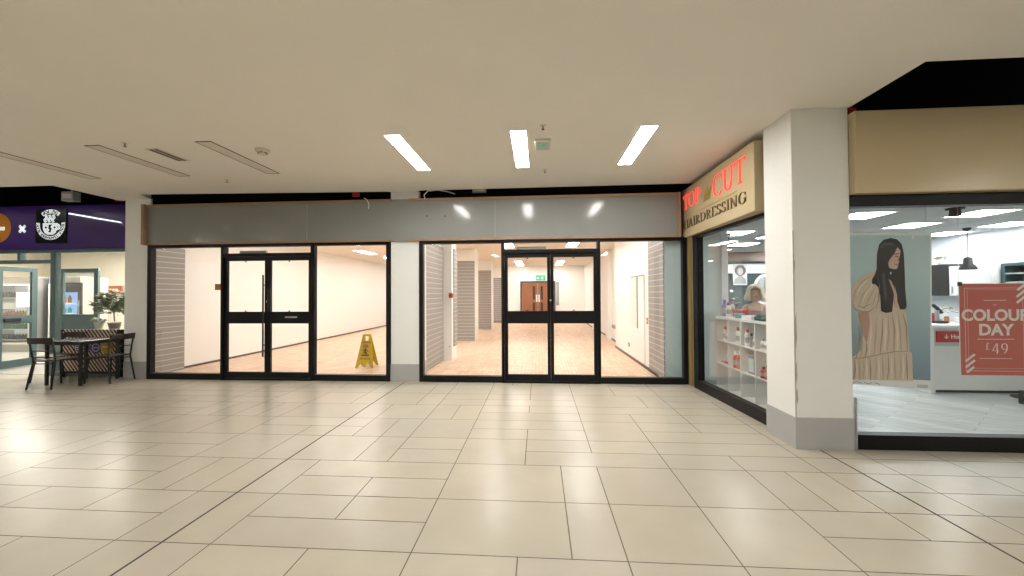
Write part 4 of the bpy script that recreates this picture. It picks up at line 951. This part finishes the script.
salon_chair(5.0, 8.9, -.4, 'black salon chair in the back of the salon, behind the woman')
t = thing('flowering_plant', 'tall dark vase of white blossoms behind the cube shelf', 'plant', (3.55, 7.7, 0))
MB().lathe([(0, 0), (.12, 0), (.16, .35), (.1, .75), (.13, .85), (.09, .85), (0, .3)], (3.55, 7.7, 0), 20).build('vase', M['matt'], t, smooth=True)
mb = MB()
for k in range(7):
    a = k*.9; mb.tube([(3.55, 7.7, .8), (3.55+.1*math.cos(a), 7.7+.1*math.sin(a), 1.2), (3.55+.24*math.cos(a), 7.7+.22*math.sin(a), 1.45+.04*(k % 3))], .006, 6)
leaf_clump(mb, (3.55, 7.7, 1.3), .25, 60, .14, 8); mb.build('stems', mat('dark_stem', (.03, .04, .025), .7), t)
mb = MB()
for k in range(9):
    a = k*.75; mb.ball((3.55+.2*math.cos(a), 7.7+.2*math.sin(a), 1.38+.05*(k % 4)), .03, .03, .025, 8, 6)
mb.build('blossom', M['white'], t, smooth=True)

# ------------------------------------------------------------------ the woman behind the shelf
def skinned(name, verts, edges, radii, m_, parent, root_i=0, sub=2):
    me = bpy.data.meshes.new(name); me.from_pydata([Vector(v) for v in verts], edges, []); o = bpy.data.objects.new(name, me); COL.objects.link(o)
    me.materials.append(m_)
    sm_ = o.modifiers.new('skin', 'SKIN'); sm_.use_smooth_shade = True
    for i, r_ in enumerate(radii):
        rr = r_ if isinstance(r_, tuple) else (r_, r_); me.skin_vertices[0].data[i].radius = rr
        me.skin_vertices[0].data[i].use_root = (i == root_i)
    sb = o.modifiers.new('sub', 'SUBSURF'); sb.levels = sb.render_levels = sub
    o.parent = parent
    return o
pw = thing('person', 'person with a pale bob and a strapless mauve top standing behind the cube shelf', 'person', (3.50, 6.45, 0), -.42)
V = [(0, 0, .88), (0, 0, 1.02), (0, -.01, 1.16), (0, 0, 1.27), (0, .01, 1.345), (0, -.015, 1.405), (0, -.02, 1.48), (0, -.01, 1.55)]
E_ = [(0, 1), (1, 2), (2, 3), (3, 4), (4, 5), (5, 6), (6, 7)]
Rr = [(.15, .10), (.12, .09), (.135, .10), (.10, .065), (.038, .04), (.056, .068), (.078, .095), (.07, .085)]
for s in (-1, 1):
    b = len(V)
    V += [(s*.145, 0, 1.275), (s*.20, .02, 1.03), (s*.17, -.14, .86), (s*.10, -.2, .84), (s*.065, -.235, .83)]
    Rr += [(.048, .048), .038, .027, (.022, .035), (.012, .028)]
    E_ += [(3, b), (b, b+1), (b+1, b+2), (b+2, b+3), (b+3, b+4)]
    for f_ in range(4):      # fingers
        V += [(s*(.055-.004*f_), -.262+.004*abs(f_-1), .853-.017*f_), (s*(.04-.004*f_), -.285+.006*abs(f_-1), .845-.017*f_)]; Rr += [.0085, .0075]
        k = len(V)-2; E_ += [(b+4, k), (k, k+1)]
    V += [(s*.085, -.225, .875), (s*.065, -.25, .885)]; Rr += [.011, .009]; k = len(V)-2; E_ += [(b+3, k), (k, k+1)]
    b = len(V)
    V += [(s*.09, 0, .78), (s*.10, .0, .46), (s*.10, .02, .09), (s*.105, -.10, .035), (s*.11, -.16, .03)]
    Rr += [(.085, .09), (.055, .06), (.035, .04), (.032, .028), (.03, .02)]; E_ += [(0, b), (b, b+1), (b+1, b+2), (b+2, b+3), (b+3, b+4)]
body = skinned('body', V, E_, Rr, M['skin'], pw)
# hair: bob shell round the skull, open at the face
hb = MB(); n = 26; rings = []
prof = [(1.645, .02, 1), (1.635, .06, 1), (1.60, .10, 1), (1.555, .122, 1), (1.50, .132, .0), (1.45, .145, .0), (1.405, .158, .0), (1.365, .15, .0)]
for z_, r_, full in prof:
    rg = []
    for k in range(n+1):
        a = -PI/2 + (.62 if not full else (.60 if z_ < 1.56 else 0)) + (2*PI-2*(.62 if not full else (.60 if z_ < 1.56 else 0)))*k/n
        wob = 1+.06*math.sin(a*8+z_*45)
        rg.append(hb.b.verts.new((r_*math.cos(a)*wob, -.005+r_*1.05*math.sin(a)*wob, z_)))
    rings.append(rg)
for i in range(len(rings)-1):
    for k in range(n): hb.b.faces.new((rings[i][k], rings[i][k+1], rings[i+1][k+1], rings[i+1][k]))
hb.b.faces.new(rings[0])
ho = local(hb, 'hair', M['hairp'], pw, smooth=True); so = ho.modifiers.new('solid', 'SOLIDIFY'); so.thickness = .022; so.offset = -1
bpy.context.view_layer.update()
bev = body.evaluated_get(bpy.context.evaluated_depsgraph_get())
def fy(x, z):                                  # depth of the face surface at x, z
    ok, hit, _, _ = bev.ray_cast(Vector((x, -1, z)), Vector((0, 1, 0))); return hit.y if ok else -.09
local(MB().prism([(-.013, fy(0, 1.455)+.004, 1.455), (.013, fy(0, 1.455)+.004, 1.455), (0, fy(0, 1.455)-.022, 1.458), ], (0, .004, .012)).ball((0, fy(0, 1.47)-.006, 1.478), .009, .012, .026, 10, 8), 'nose', M['skin'], pw, smooth=True)
for s in (-1, 1):
    local(MB().ball((s*.029, fy(s*.029, 1.495)+.001, 1.495), .014, .005, .007, 12, 8), 'eye', mat('eye_dark', (.04, .03, .03), .3), pw, smooth=True)
    local(MB().prism([(s*.014, fy(s*.014, 1.512)-.002, 1.512), (s*.045, fy(s*.045, 1.512)-.002, 1.512), (s*.045, fy(s*.045, 1.517)-.002, 1.517), (s*.014, fy(s*.014, 1.517)-.002, 1.518)], (0, .004, 0)), 'eyebrow', mat('brow', (.2, .13, .08), .6), pw)
local(MB().ball((0, fy(0, 1.43)+.001, 1.43), .025, .006, .0075, 12, 8), 'mouth', mat('lips', (.5, .12, .12), .4), pw, smooth=True)
tp = MB().lathe([(.155, .86), (.135, .98), (.132, 1.03), (.152, 1.14), (.152, 1.2), (.14, 1.21), (.12, 1.2)], (0, 0, 0), 28, Matrix.Diagonal((1.05, .82, 1, 1)))
local(tp, 'strapless_top', M['top'], pw, smooth=True)
local(MB().lathe([(.17, .40), (.19, .6), (.18, .82), (.155, .9), (.14, .9)], (0, 0, 0), 28, Matrix.Diagonal((1.1, .85, 1, 1))), 'skirt', M['skirtcloth'], pw, smooth=True)

# ------------------------------------------------------------------ cafe on the left
YF = 6.68
ps = thing('cafe_sign', 'glossy purple sign board above the green framed front on the left', 'shop sign', (-10, 6.62, 2.42))
zb_ = PY(100, 248.5, 6.6).z; zt2 = PY(100, 204.5, 6.6).z; xR = PY(125.5, 220, 6.6).x
MB().box(-16, xR, 6.60, 6.76, zb_, zt2).build('sign_board', M['purple'], ps)
def disc(c_, rx, rz_, dy, d_=.004, n=36): return MB().prism([Vector(c_)+Vector((rx*math.cos(2*PI*k/n), -dy, rz_*math.sin(2*PI*k/n))) for k in range(n)], (0, -d_, 0))
q0 = PY(37, 209, 6.6); q1 = PY(67, 243, 6.6)
lx = (q0.x+q1.x)/2; lz = (q0.z+q1.z)/2; lw = (q1.x-q0.x); lh = (q0.z-q1.z)
logo = MB().box(q0.x, q1.x, 6.585, 6.60, q1.z, q0.z).build('logo_square', M['signblack'], ps)
S_ = lw/340; # logo drawn in units of the zoomed crop, 340 wide
def lg(x, y): return Vector((q0.x+(x-430)*S_, 6.584, q0.z-(y-130)*lh/365))
mb = MB()
def arcband(cx_, cy_, r0, r1, a0_, a1_, n=24):
    for i in range(n):
        A_ = math.radians(a0_+(a1_-a0_)*i/n); B_ = math.radians(a0_+(a1_-a0_)*(i+1)/n)
        mb.prism([lg(cx_+r*math.cos(t_), cy_+r*math.sin(t_)) for r, t_ in ((r0, A_), (r1, A_), (r1, B_), (r0, B_))], (0, -.003, 0))
arcband(598, 300, 122, 160, -8, 188, 30)
mb.build('ring_band', M['signwhite'], logo); mb = MB()
arcband(598, 300, 118, 160, 228, 312, 14)
mb.build('ring_band', M['signwhite'], logo)
mb = MB()
cupo = [lg(*q_) for q_ in ((510, 285), (675, 285), (672, 345), (655, 385), (625, 405), (565, 405), (532, 385), (514, 345))]
mb.prism(cupo, (0, -.003, 0)); arcband(672, 325, 14, 34, -100, 100, 12)
mb.build('cup', M['signwhite'], logo)
mb = MB()
for k in (548, 590, 632): mb.tube([lg(k, 275), lg(k-14, 250), lg(k+10, 228), lg(k-2, 200)], .022, 6)
mb.build('steam', M['signwhite'], logo)
mb = MB()
for (x, y, r) in ((548, 330, 12), (645, 330, 12)): mb.prism([lg(x+r*math.cos(2*PI*k/14), y+r*math.sin(2*PI*k/14))+Vector((0, -.004, 0)) for k in range(14)], (0, -.002, 0))
mb.prism([lg(*q_)+Vector((0, -.004, 0)) for q_ in ((580, 300), (618, 300), (596, 330), (615, 335), (600, 385), (572, 380), (590, 350), (575, 345))], (0, -.002, 0))
mb.build('cup_marks', M['signblack'], logo)
# lettering round the band
def arc_text(txt, cx_, cy_, r, a0_, a1_, size, m_, inward):
    for i, ch in enumerate(txt):
        if ch == ' ': continue
        a = math.radians(a0_+(a1_-a0_)*(i+.5)/len(txt)); p_ = lg(cx_+r*math.cos(a), cy_+r*math.sin(a))+Vector((0, -.006, 0))
        th = (-a-PI/2) if not inward else (-a+PI/2)
        ux_ = Vector((math.cos(th), 0, math.sin(th))); uz_ = Vector((-math.sin(th), 0, math.cos(th)))
        tmb = text_mb(ch, size, p_-uz_*size*.35, ux_, uz_, .002, .002)
        for f_ in tmb.b.verts: pass
        yield tmb
for tm in arc_text('POP EAT', 598, 300, 138, 232, 308, .085, None, True): tm.build('logo_letter', M['signblack'], logo)
for tm in arc_text('YOUR BREAKFAST PLACE', 598, 300, 142, 182, -2, .07, None, False): tm.build('logo_letter', M['signblack'], logo)
q = PY(22.5, 229, 6.6)
mb = MB()
for s in (-1, 1):
    d1 = Vector((.062, 0, .062*s)); n1 = Vector((-.018*s, 0, .018)); c_ = Vector((q.x, 6.598, q.z)); mb.prism([c_-d1-n1, c_+d1-n1, c_+d1+n1, c_-d1+n1], (0, -.003, 0))
mb.build('cross_mark', M['signwhite'], ps)
q = PY(-2.5, 228, 6.6); rdx = PY(11, 228, 6.6).x-q.x
dk = disc((q.x, 6.6, q.z), rdx, rdx, 0, .006).build('orange_disc', M['orange'], ps)
text_mb('pelicans', .13, (q.x-.0, 6.592, q.z-.045), (1, 0, 0), (0, 0, 1), .003, .006, sx=.8).build('disc_lettering', M['signwhite'], dk)

cf = structure('window_7', (-8.6, YF, 0))
xa = PY(52.5, 300, YF).x; xb = PY(57.5, 300, YF).x; xe = -7.63
zt3 = zb_
mb = MB(); mb.box(-12.5, xe, YF-.04, YF+.05, zt3-.06, zt3); mb.box(xa, xb, YF-.04, YF+.05, 0, zt3-.06); mb.box(xe-.03, xe, YF-.04, YF+.05, 0, zt3-.06); mb.box(xb, xe-.03, YF-.04, YF+.05, 0, .08)
mb.build('window_frame', M['teal'], cf, bevel=.003)
MB().box(xb, xe-.03, YF, YF+.006, .08, zt3-.06).build('pane', M['glass'], cf)
mb = MB(); zq = PY(30, 261, YF).z
mb.box(-12.5, xa, YF-.04, YF+.05, zq-.05, zq+.015); xm_ = PY(21.5, 255, YF).x; mb.box(xm_-.03, xm_+.03, YF-.04, YF+.05, zq+.015, zt3-.06)
mb.build('transom', M['teal'], cf)
MB().box(-12.5, xa, YF, YF+.006, zq+.015, zt3-.06).build('transom_pane', M['glass'], cf)
# door leaves swung inwards, built along +x from their hinge
def cafe_leaf(n, hinge, ang_, wdt, flip, solid=False):
    d_ = structure('door_%d' % n, (hinge[0], hinge[1], 0), ang_)
    mb = MB(); hgt = zq-.06
    frame_rect(mb, 0, wdt, .02, hgt, -.025, .025, .1, .1, .16, .09); mb.box(.1, wdt-.1, -.025, .025, .93, 1.10)
    local(mb, 'door_leaf', M['teal'], d_, bevel=.003)
    local(MB().box(.1, wdt-.1, -.012 if solid else -.003, .012 if solid else .003, .18, .93), 'lower_panel', M['teal'] if solid else M['glass'], d_)
    local(MB().box(.1, wdt-.1, -.003, .003, 1.10, hgt-.09), 'upper_pane', M['glass'], d_)
    if flip:
        local(MB().box(.12, wdt-.3, -.05, -.025, .975, 1.05), 'push_bar', M['matt'], d_)
        local(MB().box(wdt-.36, wdt-.13, -.012, -.004, 1.28, 1.60), 'paper_notice', M['paper'], d_)
    return d_
h0 = PZ(-6, 371.3); e0 = PZ(35.5, 365)
cafe_leaf(4, (h0.x, h0.y), math.atan2(e0.y-h0.y, e0.x-h0.x), (e0-h0).length, True)
cafe_leaf(5, (PY(60, 300, 7.9).x, 7.9), 0, PY(99, 300, 7.9).x-PY(60, 300, 7.9).x, False, True)
# cafe room
struct_mesh('ceiling_cafe', MB().box(-17, -7.65, 6.8, 12, 2.95, 3.05), M['white'])
struct_mesh('wall_cafe_back', MB().box(-17, -7.6, 12, 12.1, 0, 2.95), M['creamwall'])
struct_mesh('wall_cafe_right', MB().box(-7.61, -7.42, 7.0, 12, 0, 2.95), M['creamwall'])
struct_mesh('wall_cafe_left', MB().box(-17.1, -17, 6.8, 12, 0, 2.95), M['creamwall'])
struct_mesh('wall_cafe_upper', MB().box(-17, -7.65, 6.77, 6.84, zb_, 3.3), M['void'])
struct_mesh('wall_cafe_front', MB().box(-17, -12.5, 6.7, 6.8, 0, 3.2), M['creamwall'])
for k, (x, y) in enumerate(((-9.3, 8.2), (-11.6, 8.2), (-9.3, 10.4), (-11.6, 10.4), (-14, 9.4))):
    t = thing('cafe_ceiling_light', 'lit square light in the cafe ceiling, %s' % ['right one nearest the front', 'left one nearest the front', 'right rear one', 'left rear one', 'far left one'][k], 'ceiling light', (x, y, 2.95), 0, 'cafe ceiling lights')
    MB().box(x-.47, x+.47, y-.47, y+.47, 2.935, 2.95).build('frame', M['white'], t); MB().box(x-.45, x+.45, y-.45, y+.45, 2.928, 2.935).build('diffuser', M['lightc'], t)
def fridge(name, x0, x1, y0, y1, hgt, label, shelfmat, door=True, glow=None, short='fridge', rot=0):
    t = thing(name, label, 'fridge', ((x0+x1)/2, y0, 0))
    mb = MB().box(x0, x0+.05, y0, y1, 0, hgt).box(x1-.05, x1, y0, y1, 0, hgt).box(x0+.05, x1-.05, y1-.05, y1, 0, hgt).box(x0+.05, x1-.05, y0, y1-.05, hgt-.22, hgt).box(x0+.05, x1-.05, y0, y1-.05, 0, .2)
    mb.build('cabinet_body', M['steel'] if glow is None else M['matt'], t, bevel=.004)
    rr = random.Random(int(abs(x0*100)))
    ns = 5
    for k in range(ns):
        z_ = .3+k*(hgt-.6)/ns
        s_ = MB().box(x0+.06, x1-.06, y0+.06, y1-.06, z_, z_+.02).build('shelf', M['white'], t)
        hb_ = rr.uniform(.15, .22); m_ = M[shelfmat[k % len(shelfmat)]]; first = None; cnt = int((x1-x0-.24)/.09)+1
        kind_ = {'stockb': 'dark', 'stockg': 'green', 'stockc': 'copper red', 'white': 'white', 'orange': 'orange', 'pbottle': 'purple', 'turq': 'turquoise'}[shelfmat[k % len(shelfmat)]]
        for q_ in range(cnt):
            px__ = Matrix.Translation(((x0+x1)/2, y0, 0)) @ Matrix.Rotation(rot, 4, 'Z') @ Vector((x0+.12+q_*.09-(x0+x1)/2, .16, z_+.021))
            if first is None:
                first = MB().lathe([(0, 0), (.036, 0), (.036, hb_*.65), (.016, hb_*.85), (.016, hb_), (0, hb_)], (0, 0, 0), 10).build('drink_bottle', m_)
                first.location = px__
                tag(first, '%s bottle on the %s shelf of the %s' % (kind_, ['lowest', 'second lowest', 'middle', 'second highest', 'highest'][k], short), 'bottle', 'bottles in the '+short)
            else:
                d_ = first.copy(); COL.objects.link(d_); d_.location = px__
    MB().box(x0+.06, x1-.06, y1-.08, y1-.06, .25, hgt-.25).build('lit_back', glow or mat('fridge_back', (.6, .62, .62), .5, emit=(.9, .95, 1), es=.35), t)
    if door:
        d_ = MB(); frame_rect(d_, x0+.02, x1-.02, .2, hgt-.2, y0-.03, y0-.004, .05, .05, .05, .05); d_ = d_.build('door', M['white'] if glow is None else M['matt'], t)
        MB().box(x0+.07, x1-.07, y0-.02, y0-.014, .25, hgt-.25).build('door_glass', M['glass'], d_)
        MB().box(x1-.06, x1-.04, y0-.06, y0-.03, .8, 1.4).build('handle', M['steel'], d_)
    t.rotation_euler = (0, 0, rot)
M['stockc'] = mat('copper_stock', (.3, .12, .06), .5); M['stockg'] = mat('green_stock', (.1, .2, .12), .5); M['stockb'] = mat('dark_stock', (.08, .09, .1), .5)
fridge('display_fridge', -15.3, -13.8, 9.5, 10.2, 2.05, 'wide steel display fridge behind the swung cafe door', ['stockb', 'stockg', 'stockc', 'white'], short='wide steel display fridge')
fridge('display_fridge', -13.7, -12.75, 9.8, 10.5, 2.05, 'tall steel display fridge beside the lit drinks fridge', ['stockc', 'stockb', 'white', 'stockg'], short='tall steel display fridge')
bl = mat('blue_glow', (.3, .5, .9), .5, emit=(.45, .65, 1), es=1.0)
q0 = PY(63, 285, 9.0); q1 = PY(76.5, 320, 9.0)
fridge('drinks_fridge', -12.22, -11.8, 9.0, 9.5, 1.86, 'blue lit drinks fridge seen through the cafe window', ['orange', 'pbottle', 'white', 'turq'], True, bl, short='blue lit drinks fridge', rot=math.radians(50))
# wall posters and banner
p = PY(105, 290, 11.95)
t = thing('orange_banner', 'orange red banner with pale lettering on the cafe back wall', 'banner', p)
q0, q1 = PY(99, 286, 11.95), PY(122, 293, 11.95)
MB().box(q0.x, q1.x, 11.93, 11.97, q1.z, q0.z).build('banner_cloth', mat('banner_orange', (.45, .12, .06), .6), t)
mb = MB()
for k in range(6): mb.box(q0.x+.08+k*.11, q0.x+.15+k*.11, 11.922, 11.93, q1.z+.08, q1.z+.15)
mb.build('pale_print', M['creamwall'], t)
q0, q1 = PY(78, 270, 11.95), PY(97, 318, 11.95)
t = thing('menu_board', 'pale menu board on the cafe back wall beside the drinks fridge', 'menu board', ((q0.x+q1.x)/2, 11.93, q1.z))
MB().box(q0.x, q1.x, 11.92, 11.97, q1.z, q0.z).build('board', M['white'], t)
mb = MB()
for k in range(9): mb.box(q0.x+.06, q1.x-.1-.12*(k % 3), 11.914, 11.92, q0.z-.12-.15*k, q0.z-.10-.15*k)
mb.build('menu_lines', M['grey'], t)
# potted tree inside the window on a small stand
fx, fy = -8.72, 7.3
t = thing('potted_tree', 'leafy potted tree inside the cafe window', 'plant', (fx, fy, .8))
MB().lathe([(0, .80), (.07, .80), (.10, .94), (.11, .96), (.09, .96), (0, .93)], (fx, fy, 0), 20).build('pot', M['brown'], t, smooth=True)
mb = MB().tube([(fx, fy, .98), (fx-.02, fy, 1.2), (fx+.03, fy+.02, 1.4)], .012, 8).tube([(fx-.02, fy, 1.15), (fx-.12, fy+.03, 1.35)], .008, 6).tube([(fx, fy, 1.2), (fx+.13, fy, 1.38)], .008, 6)
mb.build('trunk', M['brown'], t)
mb = MB(); leaf_clump(mb, (fx, fy, 1.36), .29, 620, .10, 21, .95); leaf_clump(mb, (fx-.14, fy, 1.2), .14, 110, .09, 22); leaf_clump(mb, (fx+.14, fy, 1.22), .14, 110, .09, 23); mb.build('foliage', M['leaf'], t)
t = thing('cafe_side_table', 'pale small table inside the cafe window under the potted tree', 'table', (-8.75, 7.3, 0))
MB().box(-9.08, -8.25, 7.08, 7.55, .76, .8).build('tabletop', M['white'], t)
for a in (-9.05, -8.32):
    for b in (7.1, 7.48): MB().box(a, a+.04, b, b+.04, 0, .76).build('leg', M['matt'], t)
t = thing('plant_pot', 'small pale green plant pot left of the potted tree', 'plant pot', (-9.0, 7.25, .8))
MB().lathe([(0, .8), (.05, .8), (.085, .98), (.07, .98), (0, .95)], (-9.0, 7.25, 0), 18).build('pot', mat('pale_green_pot', (.38, .42, .32), .6), t, smooth=True)
mb = MB(); leaf_clump(mb, (-9.0, 7.25, 1.0), .1, 40, .09, 31, .4); mb.build('leaves', M['leaf'], t)

# striped cafe barrier with stickers
YB = 6.60
q0 = PY(61.5, 329.5, YB); q1 = PY(121.5, 375, YB)
br = thing('cafe_barrier', 'diagonally striped cafe barrier panel with round stickers below the cafe window', 'barrier', ((q0.x+q1.x)/2, YB, 0))
zt4 = q0.z
MB().box(q0.x, q1.x, YB, YB+.03, .10, zt4).build('striped_panel', M['diag'], br)
MB().box(q1.x-.09, q1.x, YB-.01, YB+.04, 0, zt4).box(q0.x, q0.x+.03, YB-.01, YB+.04, 0, zt4).box(q0.x, q1.x, YB-.01, YB+.04, .06, .10).build('barrier_frame', M['matt'], br)
for (px_, r_, m1, nm) in ((85, .105, 'pbottle', 'round_sticker'), (96, .115, 'pbottle', 'round_sticker'), (77.5, .07, 'pbottle', 'round_sticker')):
    p = PY(px_, 347.5, YB)
    s_ = disc((p.x, YB, p.z), r_, r_, .0, .004).build(nm, mat('sticker_purple', (.09, .06, .20), .5), br)
    mb = MB(); n = 24
    for i in range(n):
        a, b = 2*PI*i/n, 2*PI*(i+1)/n
        mb.prism([Vector((p.x+r*math.cos(t_), YB-.005, p.z+r*math.sin(t_))) for r, t_ in ((r_*.5, a), (r_*.68, a), (r_*.68, b), (r_*.5, b))], (0, -.002, 0))
    mb.box(p.x-r_*.5, p.x+r_*.5, YB-.007, YB-.005, p.z-r_*.1, p.z+r_*.1)
    mb.build('emblem', mat('sticker_lilac', (.55, .5, .72), .5), s_)
p = PY(107, 346.5, YB); s_ = disc((p.x, YB, p.z), .125, .125, .006, .004).build('round_sticker', mat('sticker_yellow', (.52, .36, .04), .5), br)
MB().box(p.x-.085, p.x+.085, YB-.013, YB-.010, p.z-.015, p.z+.01).build('emblem', M['creamwall'], s_)

# ------------------------------------------------------------------ cafe table and chairs
ttx, tty = -7.99, 6.20
tb = thing('cafe_table', 'square dark cafe table with thin metal legs', 'table', (ttx, tty, 0), 0)
local(MB().box(-.36, .36, -.33, .33, .725, .75), 'tabletop', M['tabletop'], tb, bevel=.006)
local(MB().box(-.33, .33, -.3, -.28, .68, .725).box(-.33, .33, .28, .3, .68, .725).box(-.33, -.31, -.28, .28, .68, .725).box(.31, .33, -.28, .28, .68, .725), 'apron', M['chair'], tb)
for a in (-.31, .31):
    for b in (-.28, .28): local(MB().box(a-.018, a+.018, b-.018, b+.018, 0, .68), 'leg', M['chair'], tb)
def make_chair(label):
    """faces local -y; back at +y"""
    t = thing('cafe_chair', label, 'chair', (0, 0, 0), 0, 'dark chairs around the cafe table')
    local(MB().prism([(-.20, -.20, .43), (.20, -.20, .43), (.19, .19, .44), (-.19, .19, .44)], (0, 0, .025)), 'seat', M['seatwood'], t, bevel=.008)
    for s in (-1, 1):
        local(MB().tube([(s*.17, -.17, .43), (s*.20, -.22, 0)], .013, 8), 'leg', M['chair'], t, smooth=True)
        local(MB().tube([(s*.20, .26, 0), (s*.18, .19, .43), (s*.185, .21, .62), (s*.19, .25, .83)], .013, 8), 'leg', M['chair'], t, smooth=True)
    bk = MB(); n = 8
    for i in range(n):
        a = -.195+.39*i/n; b = -.195+.39*(i+1)/n
        ca = .25+.035*(1-(a/.195)**2); cb_ = .25+.035*(1-(b/.195)**2)
        bk.prism([(a, ca-.008, .74), (b, cb_-.008, .74), (b, cb_+.008, .74), (a, ca+.008, .74)], (0, .012, .10))
    local(bk, 'backrest', M['chair'], t)
    local(MB().tube([(-.185, .21, .62), (0, .235, .62), (.185, .21, .62)], .009, 8), 'back_rail', M['chair'], t, smooth=True)
    local(MB().tube([(-.18, .2, .41), (.18, .2, .41)], .009, 8).tube([(-.175, -.175, .41), (.175, -.175, .41)], .009, 8), 'seat_frame', M['chair'], t, smooth=True)
    return t
ch = make_chair('dark cafe chair on the near side of the cafe table, back to the concourse')
ch.location = (-8.04, 5.88, 0); ch.rotation_euler = (0, 0, math.radians(184))
dup(ch, (-7.57, 6.26, 0), math.radians(-90), 'dark cafe chair at the right end of the cafe table, against the white column')
dup(ch, (-8.60, 6.27, 0), math.radians(0), 'dark cafe chair behind the cafe table, its backrest toward the cafe doors')

# pack: nothing else
bpy.context.view_layer.update()
